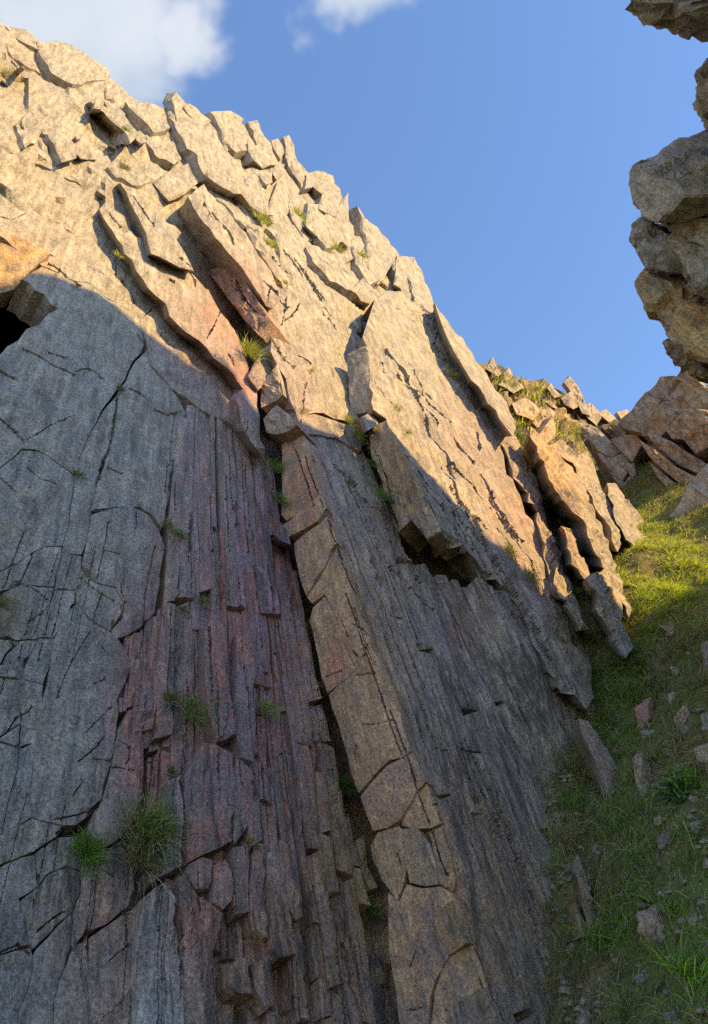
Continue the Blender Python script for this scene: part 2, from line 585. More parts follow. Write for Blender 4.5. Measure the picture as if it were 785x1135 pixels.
def soil_material():
    m, nt = nodes_of("turf_soil"); b = NB(nt)
    out = b.n('ShaderNodeOutputMaterial'); bs = b.n('ShaderNodeBsdfPrincipled'); nt.links.new(bs.outputs[0], out.inputs[0])
    p = b.n('ShaderNodeTexCoord').outputs['Object']
    a = b.noise(p, 1.3, 4); c = b.noise(p, 9, 4, .65); d = b.noise(p, 60, 3, .7)
    col = b.mix(b.mapr(a, .4, .6), (.13, .15, .04), (.20, .15, .07))
    col = b.mix(b.mapr(c, .5, .68), col, (.06, .045, .03))
    col = b.mix(.8, col, b.mix(b.mapr(d, .3, .7), (.45, .45, .45), (1.5, 1.5, 1.5)), 'MULTIPLY')
    b.put(bs.inputs['Base Color'], col); bs.inputs['Roughness'].default_value = 1; bs.inputs['Specular IOR Level'].default_value = .1
    bp = b.n('ShaderNodeBump'); bp.inputs['Strength'].default_value = .8; bp.inputs['Distance'].default_value = 1
    b.put(bp.inputs['Height'], b.math('ADD', b.math('MULTIPLY', c, .05), b.math('MULTIPLY', d, .02)))
    b.put(bs.inputs['Normal'], bp.outputs[0])
    return m


def blade_material():
    m, nt = nodes_of("grass_blades"); b = NB(nt)
    out = b.n('ShaderNodeOutputMaterial')
    at_ = b.n('ShaderNodeAttribute', attribute_name='tint').outputs['Color']
    df = b.n('ShaderNodeBsdfPrincipled'); tr = b.n('ShaderNodeBsdfTranslucent'); mx = b.n('ShaderNodeMixShader')
    b.put(df.inputs['Base Color'], at_); df.inputs['Roughness'].default_value = .6; df.inputs['Specular IOR Level'].default_value = .25
    b.put(tr.inputs[0], at_); mx.inputs[0].default_value = .35
    nt.links.new(df.outputs[0], mx.inputs[1]); nt.links.new(tr.outputs[0], mx.inputs[2]); nt.links.new(mx.outputs[0], out.inputs[0])
    return m


M_SOIL = soil_material()
M_BLADE = blade_material()

# ------------------------------------------------------------------ sky with clouds
b = NB(world.node_tree)
dirv = b.n('ShaderNodeTexCoord').outputs['Generated']
warp = b.vadd(dirv, b.vmul(b.vadd(b.noise(dirv, 3.2, 5, .6, 0, 1), (-.5, -.5, -.5)), (.30, .30, .30)))
_nm = b.n('ShaderNodeVectorMath', operation='NORMALIZE'); b.put(_nm.inputs[0], warp); warpn = _nm.outputs[0]
cover = None
for cpx, cpy, rad in ((90, -5, .17), (205, 15, .075), (20, 60, .09), (408, -18, .075), (-320, 160, .3), (1500, 200, .25), (300, -900, .3), (-900, 500, .3)):
    c = unit(rays(np.array(cpx), np.array(cpy)))
    dd = b.math('ARCCOSINE', b.math('MINIMUM', b.dot(warpn, tuple(c)), .99999))
    g = b.mapr(dd, rad * .2, rad * 1.45, 1, 0)
    cover = g if cover is None else b.math('MAXIMUM', cover, g)
puff = b.noise(dirv, 5.5, 7, .58, .25)
cm = b.mapr(b.math('ADD', cover, b.math('MULTIPLY', b.math('SUBTRACT', puff, .5), 1.1)), .38, 1.05)
cshade = b.mix(b.mapr(b.noise(dirv, 4.2, 5, .55), .35, .65), (1.8, 2.05, 2.35), (2.35, 2.45, 2.6))
skyc = b.mix(b.math('MULTIPLY', cm, .93), sky.outputs[0], cshade)
wl.new(skyc, w_bg.inputs['Color'])

# ------------------------------------------------------------------ ground (one sheet)
GC = []   # control points seen: px, py, depth along the optical axis
for px, py, d in ((560, 1250, 4.4), (590, 1135, 4.85), (600, 1000, 5.7), (595, 880, 6.7), (602, 810, 7.6), (655, 800, 7.7), (650, 735, 8.3), (640, 690, 8.9),
                  (680, 1135, 4.0), (680, 1050, 4.5), (690, 950, 5.2), (695, 870, 6.0), (705, 800, 6.9), (700, 735, 8.0), (690, 690, 8.7), (720, 640, 9.3), (745, 615, 9.9),
                  (785, 1135, 3.3), (785, 1050, 3.7), (785, 960, 4.2), (785, 880, 4.8), (785, 800, 5.7), (785, 720, 6.9), (780, 650, 8.6),
                  (900, 1135, 2.9), (900, 900, 4.2), (900, 760, 5.6), (690, 1300, 3.1), (785, 1300, 2.7), (700, 600, 11.5), (735, 560, 13), (725, 520, 15), (640, 640, 10.3)):
    GC.append(at(np.array(px), np.array(py), np.array(d)))
GC += [np.array(p, float) for p in ((0, 0, 0), (0, -2.5, -.6), (2, 0, .05), (-1.5, 1, 0), (-2, -2, -.4), (3, -2.5, -.4), (0, 2.0, .3), (1.3, 2.0, .5), (5, 3, 3.2), (5.5, 6.5, 6.5), (6, 0, 2.2), (-3.2, 3, .3), (0, 4.3, .9), (-1.5, 4, .6))]
GC = np.array(GC)


def tps(r2):
    return np.where(r2 > 1e-12, r2 * np.log(np.maximum(r2, 1e-12)) * .5, 0)


_n = len(GC)
_K = tps(((GC[:, None, :2] - GC[None, :, :2]) ** 2).sum(-1)) + np.eye(_n) * .03
_Pm = np.concatenate([np.ones((_n, 1)), GC[:, :2]], 1)
_A = np.zeros((_n + 3, _n + 3)); _A[:_n, :_n] = _K; _A[:_n, _n:] = _Pm; _A[_n:, :_n] = _Pm.T
_w = np.linalg.solve(_A, np.concatenate([GC[:, 2], np.zeros(3)]))


def ground_z(x, y, rough=True):
    x = np.atleast_1d(np.asarray(x, float)); y = np.atleast_1d(np.asarray(y, float))
    z = np.zeros_like(x)
    for i in range(0, len(x), 20000):
        sl = slice(i, i + 20000)
        r2 = (x[sl, None] - GC[None, :, 0]) ** 2 + (y[sl, None] - GC[None, :, 1]) ** 2
        z[sl] = tps(r2) @ _w[:_n] + _w[_n] + _w[_n + 1] * x[sl] + _w[_n + 2] * y[sl]
    far = np.where(y > 2, np.minimum(.55 * (y - 2), 22), np.maximum(.22 * (y - 2), -35)) - .002 * np.abs(x)
    rr = np.hypot((x - 2) / 7, (y - 6) / 11)
    wgt = np.clip((rr - .85) / .7, 0, 1); wgt = wgt * wgt * (3 - 2 * wgt)
    z = z * (1 - wgt) + far * wgt
    if rough:
        Q = np.stack([x, y, np.zeros_like(x)], -1)
        z = z + .13 * fbm(Q * 1.5, 3, 3) + .05 * fbm(Q * 5, 3, 9)
    return z


def ground_hit(px, py):
    d = rays(np.array(float(px)), np.array(float(py)))
    t = np.linspace(1.5, 22, 1200)
    P = EYE + d[None, :] * t[:, None]
    below = P[:, 2] < ground_z(P[:, 0], P[:, 1])
    k = np.argmax(below) if below.any() else 600
    return float(t[k])


gx = np.concatenate([-np.geomspace(400, 2.1, 26), np.arange(-2, 6.5, .07), np.geomspace(6.6, 400, 26)])
gy = np.concatenate([-np.geomspace(400, .6, 22), np.arange(-.5, 15, .08), np.geomspace(15.2, 400, 22)])
X, Y = np.meshgrid(gx, gy)
Z = ground_z(X.ravel(), Y.ravel())
V = np.stack([X.ravel(), Y.ravel(), Z], -1)
nx_, ny_ = len(gx), len(gy)
F = [(j * nx_ + i, j * nx_ + i + 1, (j + 1) * nx_ + i + 1, (j + 1) * nx_ + i) for j in range(ny_ - 1) for i in range(nx_ - 1)]
ground = make_obj("ground", V, F, M_SOIL, None, None, 60, base=(0, 0, 0))
tag(ground, "steep turf and soil floor of the gully rising to the right", "ground", kind="structure")

# ------------------------------------------------------------------ the left wall: backing rock
ARETE = [(262, 285), (280, 318), (292, 350), (300, 374), (306, 400), (318, 420), (330, 470), (350, 530), (372, 600), (395, 670), (412, 715), (430, 765), (455, 830), (475, 880), (490, 930), (505, 985), (520, 1030), (540, 1080), (556, 1135), (580, 1220)]
CLEFT = [(285, 480), (300, 500), (310, 560), (322, 610), (333, 650), (342, 690), (352, 740), (366, 800), (380, 860), (394, 910), (404, 960), (414, 1020), (420, 1080), (428, 1150)]
STEP = [(404, 330), (400, 380), (398, 455), (410, 500), (430, 560), (445, 600), (480, 640), (540, 680), (600, 760), (640, 820)]
SKYLINE = [(-400, -160), (-60, 2), (0, 27), (12, 36), (35, 38), (50, 53), (72, 54), (90, 64), (113, 80), (130, 93), (140, 103), (158, 118), (183, 121), (198, 125), (215, 124), (235, 134), (255, 130), (270, 138), (285, 146), (292, 156), (300, 165), (318, 168),
           (330, 182), (342, 200), (365, 204), (374, 216), (380, 234), (390, 250), (405, 252), (418, 262), (433, 274), (443, 290), (458, 304), (468, 320), (480, 344), (498, 366), (528, 404), (560, 456), (575, 490), (600, 540), (640, 620), (700, 760), (740, 900), (760, 1200)]


def back_off(px, py):
    o = np.full(px.shape, -.24)
    ax = polyx(ARETE, py)
    s = 1 / (1 + np.exp(-np.clip((px - ax - 22) / 7, -40, 40)))
    o = o + s * .46
    sx = polyx(STEP, np.clip(py, 330, 900))
    s2 = 1 / (1 + np.exp(-np.clip((px - sx - 26) / 6, -40, 40))) * np.clip((py - 300) / 40, 0, 1)
    o = o + s2 * .36
    up = np.clip((330 - py + .35 * (px - 150)) / 120, 0, 1)
    o = o * (1 - up) + (.28) * up
    o = o - 6.0 * np.exp(-((px + 15) / 85) ** 4 - ((py - 345) / 58) ** 4)
    cd = seg_dist(px, py, CLEFT)
    o = o - .16 * np.exp(-(cd / 26) ** 2) * np.clip((py - 480) / 120, 0, 1)
    return o


sx = [p[0] for p in SKYLINE]; sy = [p[1] for p in SKYLINE]
cols = np.concatenate([np.arange(-400, -30, 20), np.arange(-28, 660, 5.0), np.arange(662, 760, 12)])
rows = np.concatenate([np.linspace(0, 1, 200)])
Vb, Fb, PXb, PYb = [], [], [], []
top = np.interp(cols, sx, sy)
bot = np.full(cols.shape, 1420.0)
PXg = np.repeat(cols[:, None], len(rows), 1)
PYg = top[:, None] + (bot - top)[:, None] * rows[None, :]
px, py = PXg.ravel(), PYg.ravel()
off = back_off(px, py)
P = W.pt(px, py, 0) * 1.0
Bq = bed(P)
upper = np.clip((330 - py + .5 * (px - 150)) / 150, 0, 1)
off = off + (.05 + .05 * upper) * facets(Bq * np.array([1.1, .5, 1]) / (.8 + 0 * upper[:, None]), 5, .7, .3) + .04 * fbm(P * 2.5, 4, 2)
P = EYE + (P - EYE) * ((W.D - off) / W.D)[:, None]
nr_ = len(rows)
Fb = [(i * nr_ + j, i * nr_ + j + 1, (i + 1) * nr_ + j + 1, (i + 1) * nr_ + j) for i in range(len(cols) - 1) for j in range(nr_ - 1)]
# a solid body: crest rolls back to a plateau behind
crest = P[::nr_]
k0 = len(P)
ring1 = crest + np.array([-.9, 1.2, .15]) * 2.0
ring2 = crest + np.array([-6, 8, -1.0])
ring3 = ring2 + np.array([-6, 8, -22.0])
P = np.concatenate([P, ring1, ring2, ring3]); nc = len(cols)
for i in range(nc - 1):
    Fb.append((i * nr_, (i + 1) * nr_, k0 + i + 1, k0 + i))
    for r in range(2):
        Fb.append((k0 + r * nc + i, k0 + r * nc + i + 1, k0 + (r + 1) * nc + i + 1, k0 + (r + 1) * nc + i))
tn = np.zeros((len(P), 4)); tn[:k0] = tint_at(px, py)
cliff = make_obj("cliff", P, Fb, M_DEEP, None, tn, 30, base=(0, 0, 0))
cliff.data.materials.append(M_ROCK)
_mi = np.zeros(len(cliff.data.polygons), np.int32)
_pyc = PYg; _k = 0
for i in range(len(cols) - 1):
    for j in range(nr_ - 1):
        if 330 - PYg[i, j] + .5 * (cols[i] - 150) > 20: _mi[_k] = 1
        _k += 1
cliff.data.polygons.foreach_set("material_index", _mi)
tag(cliff, "tall bedded rock wall on the left, sunlit above and grey in shade below", "cliff", kind="structure")

# ------------------------------------------------------------------ open cracks traced on the wall
def crack(pts, w=1.2, d=.05, step=7, amp=.9):
    CRACKS.append((jag(pts, step, amp, len(CRACKS) + 900, closed=False), w * .62, d * 1.8))


for pts, w_, d_ in [
        ([(0, 412), (10, 417), (20, 421)], 2.0, .06), ([(28, 388), (45, 395), (62, 405), (84, 415)], 1.5, .05), ([(55, 391), (75, 397)], 1, .04),
        ([(0, 465), (17, 478), (28, 490)], 2.0, .07), ([(0, 528), (12, 540), (20, 546)], 1.3, .04), ([(30, 518), (45, 530), (63, 540)], 1.2, .03), ([(85, 410), (100, 408), (120, 423)], 1, .03),
        ([(28, 488), (48, 476), (62, 468), (85, 459)], 1.0, .04), ([(140, 428), (155, 436), (163, 444)], 1.4, .05), ([(172, 455), (185, 460), (195, 458)], 1.4, .05), ([(122, 520), (138, 526)], 1.2, .04),
        ([(131, 437), (127, 470), (120, 500), (110, 533)], 1.3, .06), ([(92, 640), (110, 655), (128, 664)], 1, .03), ([(118, 610), (137, 615)], .9, .03),
        ([(172, 605), (165, 640), (160, 680), (158, 690)], 1.1, .04), ([(152, 560), (149, 600)], .9, .03), ([(115, 655), (108, 672), (104, 688)], 1, .04), ([(135, 648), (140, 668), (128, 695)], 1, .04),
        ([(22, 648), (40, 655), (58, 668)], 1.2, .04), ([(38, 612), (30, 630), (22, 648)], 1.1, .04), ([(30, 690), (55, 672)], .9, .03), ([(0, 752), (20, 754)], 1.8, .05), ([(0, 708), (12, 704), (17, 715), (5, 728), (0, 738)], 1.8, .06),
        ([(10, 808), (18, 795), (30, 790), (36, 782)], 1.3, .05), ([(0, 822), (20, 828), (34, 826)], 1.8, .06), ([(90, 842), (108, 827), (117, 815)], 1.3, .05), ([(105, 842), (120, 845), (126, 838)], 1.1, .04), ([(95, 812), (110, 797), (126, 781)], 1, .03),
        ([(100, 700), (85, 725), (72, 750), (64, 772)], 1.0, .035), ([(80, 882), (92, 866)], 1, .03), ([(62, 908), (85, 902), (100, 898), (110, 888)], 1.5, .05), ([(105, 757), (118, 752)], 1, .03), ([(112, 715), (120, 725)], 1, .03),
        ([(78, 925), (95, 915)], 1.2, .04), ([(0, 1056), (22, 1046), (34, 1058)], 1.5, .05), ([(44, 1030), (58, 1018), (72, 1010)], 1.5, .05), ([(120, 1065), (150, 1040)], 1, .03), ([(115, 965), (130, 975)], 1, .03),
        ([(132, 820), (145, 828), (140, 848)], 1.2, .04), ([(128, 850), (148, 855)], 1, .03),
        # sunlit slab on the left
        ([(22, 185), (32, 196), (40, 210)], 1.8, .10), ([(20, 208), (32, 214), (42, 224)], 1.4, .08), ([(60, 222), (68, 233)], 1.6, .10), ([(55, 292), (75, 305), (88, 315)], 1.2, .06), ([(0, 240), (12, 243), (35, 232), (55, 233)], .9, .05),
        ([(128, 288), (130, 305), (140, 315), (150, 333)], 1.4, .08), ([(130, 292), (145, 305), (160, 322)], 1.2, .06), ([(96, 238), (104, 246)], 1.2, .06), ([(106, 248), (118, 262)], 1, .05), ([(12, 262), (40, 275), (60, 285)], .9, .05), ([(153, 370), (160, 382), (163, 386)], 1.3, .06),
        ([(155, 355), (172, 338)], .9, .04), ([(180, 372), (205, 395)], .8, .03), ([(218, 405), (235, 420)], 1, .04),
        # slab above the steps
        ([(200, 285), (212, 298), (222, 308)], 1.3, .07), ([(230, 375), (240, 355), (246, 340)], .9, .05), ([(252, 395), (260, 408)], 1.2, .06), ([(188, 310), (195, 315)], 1.5, .08), ([(232, 320), (250, 340), (262, 360)], 1.3, .08),
        # pale slab to the right of the arete
        ([(318, 330), (316, 345), (312, 362)], 1, .06), ([(298, 322), (296, 345)], 1, .06), ([(334, 335), (328, 345), (316, 356)], 1.2, .07), ([(340, 425), (337, 450), (335, 470)], 1, .06), ([(330, 395), (345, 405)], 1, .05), ([(305, 385), (318, 400), (328, 407)], 1.4, .08),
        ([(325, 290), (345, 315), (360, 335)], 1.3, .10), ([(312, 280), (330, 302), (336, 310)], 1.3, .10), ([(360, 340), (370, 350)], 1.2, .08), ([(338, 305), (352, 322), (362, 332)], 1, .08), ([(370, 517), (385, 530), (392, 540)], 1.2, .05), ([(345, 485), (352, 497)], 1.0, .04), ([(372, 518), (388, 530), (400, 550), (418, 568)], 1.4, .06),
        ([(365, 570), (380, 600), (395, 628)], .9, .04), ([(430, 630), (445, 640), (458, 658), (476, 675), (482, 678)], 1.6, .06), ([(420, 560), (432, 590), (440, 618), (444, 640)], 1.4, .06), ([(447, 615), (460, 642), (468, 647)], 1.2, .05), ([(418, 608), (428, 620)], 1, .04),
        # right hand slab
        ([(428, 390), (440, 405), (452, 420), (462, 440), (470, 460), (480, 485), (492, 505), (505, 530)], 2.0, .14), ([(425, 400), (427, 412)], 1.4, .09), ([(460, 432), (478, 448), (500, 470)], 1.1, .07), ([(505, 485), (518, 503), (527, 512)], 2.0, .12), ([(530, 480), (531, 500)], 2.0, .12),
        ([(452, 310), (460, 330), (470, 345), (480, 355)], 1.3, .10), ([(465, 350), (475, 362)], 1.2, .09), ([(500, 540), (515, 560), (540, 590)], 1, .06), ([(550, 570), (565, 588), (580, 600)], 1.1, .07), ([(485, 370), (482, 382), (490, 395), (497, 402)], 1.4, .09), ([(545, 545), (555, 570), (575, 600)], 1.0, .07),
        ([(448, 500), (460, 515), (475, 535), (490, 553)], 1.8, .10), ([(462, 528), (480, 552), (500, 575)], 1.5, .08), ([(490, 560), (510, 590), (525, 610)], 1.2, .07), ([(500, 515), (525, 540), (545, 565)], 1.0, .06), ([(416, 500), (428, 530), (436, 560)], 1.2, .06), ([(520, 585), (535, 600)], 1.3, .06),
        # pillar face
        ([(405, 700), (390, 690)], .8, .03), ([(395, 748), (418, 746)], 1, .03), ([(380, 690), (388, 710)], 1, .04), ([(402, 802), (420, 802), (437, 798)], .9, .025), ([(395, 845), (394, 835), (396, 825)], 1, .03), ([(362, 750), (380, 742)], .9, .03), ([(392, 722), (398, 730)], 1.4, .05),
        ([(454, 1070), (462, 1050)], 1.2, .03), ([(452, 1120), (470, 1116)], 1, .02), ([(440, 945), (446, 960)], .8, .02)]:
    crack(pts, w_, d_)

def bed_cracks(vp, k0, k1, y0, y1, n, seed, ln=(25, 140), w=(.55, .95), d=(.015, .04)):
    r = random.Random(seed)
    for _ in range(n):
        k = r.uniform(k0, k1); y = r.uniform(y0, y1); L = r.uniform(*ln)
        x = lambda yy: vp[0] + k * (yy - vp[1]) + .5 * math.sin(yy / 13.0 + k * 200)
        m = max(2, int(L / 14))
        crack([(x(y + L * j / m), y + L * j / m) for j in range(m + 1)], r.uniform(*w), r.uniform(*d), 9, .5)


bed_cracks((223, 40), -.09, .18, 450, 1120, 95, 3, (25, 150), (.6, 1.1), (.02, .05))
bed_cracks((95, -180), .34, .58, 470, 1120, 80, 4, (40, 190), (.7, 1.5), (.03, .08))
bed_cracks((223, 60), -.40, -.10, 560, 1000, 16, 19, (40, 160), (.7, 1.1), (.03, .06))
bed_cracks((95, -180), .52, .68, 520, 700, 16, 9, (30, 110), (.7, 1.3), (.04, .09))

r_ = random.Random(77)
for _ in range(120):
    x, y = r_.uniform(0, 540), r_.uniform(40, 440)
    if not (60 + .72 * x < y < 190 + .62 * x):
        continue
    a_ = math.radians(r_.uniform(46, 60)); L_ = r_.uniform(10, 55)
    crack([(x + L_ * t * math.cos(a_) + r_.uniform(-1.5, 1.5), y + L_ * t * math.sin(a_) + r_.uniform(-1.5, 1.5)) for t in (0, .25, .5, .75, 1)], r_.uniform(.7, 1.3), r_.uniform(.05, .13), 8, .6)

# ------------------------------------------------------------------ grey slabs of the shaded face
LX = -70


def many(name, polys, **k):
    return [slab(name, p, k.get('mat', M_ROCK), cliff, **{a: v for a, v in k.items() if a != 'mat'}) for p in polys]


slab("rock_slab", [(LX, 140), (20, 170), (60, 186), (105, 203), (125, 218), (150, 262), (180, 310), (205, 345), (245, 385), (275, 415), (278, 470), (262, 474), (225, 454), (190, 427), (166, 403), (160, 370), (150, 345), (120, 330), (100, 312), (75, 307), (48, 293), (0, 262), (-9, 275), (-12, 318), (LX, 318)], M_ROCK, cliff, off=0, thick=.35, amp=.03, chip=.03, chip_size=.8, cont=True, jamp=1.0)
slab("rock_slab", [(24, 309), (48, 295), (75, 309), (100, 314), (120, 332), (150, 347), (159, 372), (161, 385), (147, 399), (137, 421), (127, 433), (111, 456), (99, 479), (87, 506), (84, 525), (58, 508), (40, 498), (25, 497), (0, 518), (LX, 540), (LX, 322), (-13, 322), (-12, 398), (0, 393), (10, 383), (21, 378), (31, 366), (44, 360), (52, 349), (66, 342), (57, 337), (50, 327), (39, 322), (33, 314)], M_ROCK, cliff, off=-.01, thick=.45, amp=.022, chip=.016, chip_size=.9, cont=True, jamp=1.0)
slab("rock_slab", [(163, 375), (164, 387), (151, 400), (141, 422), (132, 434), (128, 460), (119, 500), (108, 540), (101, 566), (108, 563), (130, 561), (155, 561), (170, 569), (180, 583), (188, 545), (196, 490), (206, 458), (189, 429), (166, 405)], M_ROCK, cliff, off=-.02, amp=.02, chip=.014, chip_size=.9, cont=True, jamp=1.0)
many("rock_slab", [
    [(LX, 545), (0, 521), (25, 500), (40, 501), (58, 511), (83, 527), (79, 553), (76, 580), (69, 602), (52, 603), (42, 607), (20, 621), (0, 633), (LX, 666)],
    [(124, 563), (145, 562), (165, 571), (176, 586), (183, 605), (179, 635), (172, 676), (158, 692), (140, 703), (128, 708), (124, 700), (138, 682), (139, 668), (130, 648), (111, 643), (93, 626), (99, 600), (104, 570)],
    [(92, 629), (110, 646), (128, 650), (137, 668), (136, 681), (122, 699), (103, 686), (86, 667), (86, 650)],
    [(LX, 670), (0, 635), (20, 623), (42, 609), (52, 605), (69, 605), (65, 625), (60, 648), (22, 648), (0, 655)],
    [(LX, 690), (0, 658), (22, 650), (60, 651), (52, 680), (43, 706), (8, 706), (LX, 715)],
    [(LX, 720), (8, 709), (42, 709), (28, 735), (22, 775), (22, 800), (0, 815), (LX, 835)],
    [(LX, 838), (0, 818), (22, 803), (18, 850), (7, 890), (1, 924), (-2, 930), (LX, 970)],
    [(86, 669), (103, 688), (122, 702), (130, 710), (138, 721), (144, 740), (136, 760), (129, 775), (131, 790), (125, 835), (115, 865), (111, 886), (98, 902), (85, 912), (70, 914), (36, 906), (34, 880), (38, 850), (41, 810), (49, 780), (54, 757), (59, 735), (63, 705), (72, 686)]], off=-.002, amp=.022, chip=.016, chip_size=.8, cont=True, jamp=1.0, thick=.4)
slab("rock_block", [(-8, 270), (0, 263), (26, 278), (49, 294), (30, 304), (20, 310), (8, 309), (-10, 300)], M_ROCK, cliff, off=-.10, thick=.25, tilt=(.25, .35), tint_add=(0, .5, 0), chip=.02)
# narrow ribs between the two long cracks
many("rock_rib", [
    [(81, 553), (101, 566), (98, 597), (91, 613), (78, 611), (71, 602), (78, 580)], [(71, 604), (78, 613), (91, 616), (90, 628), (85, 652), (80, 654), (62, 652), (67, 625)], [(62, 654), (84, 655), (84, 668), (71, 686), (61, 704), (45, 704), (54, 680)],
    [(45, 706), (61, 706), (57, 735), (48, 755), (24, 752), (30, 735)], [(24, 754), (48, 757), (47, 782), (40, 808), (24, 802), (23, 775)], [(24, 804), (39, 810), (36, 850), (32, 882), (34, 906), (12, 920), (3, 926), (9, 890), (20, 850)],
    [(131, 436), (127, 462), (118, 502), (107, 540), (100, 565), (82, 552), (85, 527), (89, 506), (101, 480), (113, 457)]], off=-.012, amp=.022, chip=.016, chip_size=.8, res=3, cont=True, jamp=1.0)
many("rock_block", [
    [(1, 928), (10, 922), (34, 909), (70, 916), (62, 926), (36, 944), (0, 957), (LX, 983), (LX, 975)],
    [(LX, 988), (0, 961), (24, 951), (37, 948), (41, 984), (21, 996), (26, 1015), (34, 1045), (20, 1049), (0, 1057), (LX, 1082)],
    [(LX, 1085), (0, 1060), (20, 1052), (34, 1050), (36, 1058), (32, 1090), (20, 1120), (10, 1170), (LX, 1170)],
    [(43, 984), (53, 972), (75, 962), (89, 966), (88, 990), (80, 1010), (61, 1027), (40, 1048), (36, 1043), (29, 1013), (24, 998)],
    [(38, 1058), (43, 1050), (62, 1029), (80, 1012), (78, 1050), (66, 1082), (58, 1110), (53, 1170), (12, 1170), (22, 1120), (34, 1090)],
    [(40, 946), (64, 928), (82, 926), (92, 948), (90, 963), (75, 960), (52, 970), (43, 981)],
    [(94, 950), (108, 935), (118, 940), (110, 962), (104, 990), (98, 1025), (84, 1052), (80, 1046), (82, 1012), (90, 990), (91, 966)],
    [(112, 961), (120, 942), (135, 937), (147, 955), (148, 985), (141, 1004), (120, 1021), (101, 1032), (99, 1024), (106, 988)],
    [(102, 1038), (120, 1025), (146, 1008), (154, 1001), (152, 1030), (149, 1060), (148, 1100), (148, 1170), (97, 1170), (98, 1100), (99, 1060)],
    [(68, 1084), (80, 1055), (97, 1036), (97, 1065), (96, 1110), (94, 1170), (56, 1170), (60, 1110)],
    [(112, 893), (119, 870), (128, 830), (133, 806), (141, 789), (152, 784), (159, 794), (160, 830), (158, 880), (150, 905), (135, 925), (118, 938), (108, 932), (100, 915), (110, 888)]], off=.0, amp=.025, chip=.022, chip_size=.5, res=3.2, cont=True, jamp=1.2)
many("rock_block", [
    [(172, 985), (182, 979), (196, 998), (192, 1020), (200, 1045), (203, 1080), (201, 1170), (149, 1170), (152, 1110), (150, 1060), (155, 1020), (160, 995)],
    [(186, 866), (200, 861), (203, 900), (201, 960), (176, 971), (171, 960), (185, 940), (190, 900)]], off=.05, amp=.02, chip=.02, chip_size=.4, res=3.4, mat=M_PALE, tint_add=(-.3, -.2, 0))

# ------------------------------------------------------------------ the red, finely bedded strip and the slabs right of the pillar: beds cut into lengths
def strip_zone(name, vp, ks, zone, ylo, yhi, seg, offf, seed, jit=.25, tiltr=.25, thick=.3, res=3.0, gap=.5, amp=.01, chip=.014, chip_size=.2, skip=.0, offmap=None, endvar=0):
    r = random.Random(seed)
    ne = len(ks)
    ph = [(r.uniform(0, 6), r.uniform(40, 110), r.uniform(0, 6), r.uniform(15, 35)) for _ in ks]

    def ex(i, y):
        w = min(ks[min(i + 1, ne - 1)] - ks[max(i - 1, 0)], .05) * .5
        a, l1, c, l2 = ph[i]
        return vp[0] + (ks[i] + w * jit * (math.sin(a + y / l1) + .5 * math.sin(c + y / l2))) * (y - vp[1])
    n = 0
    for i in range(ne - 1):
        ys = np.arange(ylo, yhi, 4.0)
        xm = np.array([(ex(i, y) + ex(i + 1, y)) / 2 for y in ys])
        ok = inside(xm, ys, zone)
        y = 0
        runs = []
        st = None
        for j, o in enumerate(ok):
            if o and st is None: st = ys[j]
            if (not o or j == len(ok) - 1) and st is not None:
                runs.append((st, ys[j])); st = None
        for a, e in runs:
            y = a
            if endvar and e > yhi - 12: e = min(e, yhi - r.uniform(0, endvar))
            while y < e - 6:
                L = r.uniform(*seg)
                y2 = e if y + L > e - 14 else y + L
                if r.random() >= skip:
                    sl1 = 0 if y == a else r.uniform(-.6, .6)
                    xs0, xs1 = ex(i, y), ex(i + 1, y)
                    k = max(2, int((y2 - y) / 9))
                    lf = [(ex(i, y + (y2 - y) * t / k) + gap, y + (y2 - y) * t / k) for t in range(k + 1)]
                    rt = [(ex(i + 1, y + (y2 - y) * t / k) - gap, y + (y2 - y) * t / k) for t in range(k + 1)]
                    wd = xs1 - xs0
                    dy = sl1 * wd
                    lf[0] = (lf[0][0], lf[0][1] + max(dy, 0)); rt[0] = (rt[0][0], rt[0][1] + max(-dy, 0))
                    sl2 = r.uniform(-.5, .5) * wd
                    lf[-1] = (lf[-1][0], lf[-1][1] - max(sl2, 0)); rt[-1] = (rt[-1][0], rt[-1][1] - max(-sl2, 0))
                    if wd > 3:
                        cx_ = (xs0 + xs1) / 2; cy_ = (y + y2) / 2
                        slab(name, lf + rt[::-1], M_ROCK, cliff, off=offf(cx_, cy_, r), thick=thick, res=res, amp=amp, chip=chip, chip_size=chip_size, tilt=(r.uniform(-tiltr, tiltr), r.uniform(-.015, .02)), jamp=.6, jstep=10, bev=.006, cracks=True, wall_noise=.012, offmap=offmap)
                        n += 1
                y = y2 + gap
    return n


def spread(a, b_, n, seed, var=.6):
    r = random.Random(seed)
    w = [r.uniform(1 - var, 1 + var) for _ in range(n)]
    s = sum(w); o = [a]
    for x in w: o.append(o[-1] + (b_ - a) * x / s)
    return o


Z1 = [(205, 445), (240, 455), (264, 462), (288, 490), (304, 530), (316, 600), (331, 640), (344, 700), (357, 760), (368, 830), (382, 890), (394, 940), (404, 1000), (410, 1060), (416, 1170), (204, 1170), (205, 1090), (200, 1040), (196, 1000), (186, 975), (203, 965), (206, 900), (203, 860),
      (186, 862), (186, 900), (160, 930), (156, 900), (160, 830), (160, 792), (150, 782), (134, 786), (133, 778), (146, 742), (142, 722), (132, 712), (142, 706), (160, 694), (174, 680), (182, 636), (186, 605), (181, 588), (190, 545), (198, 490)]


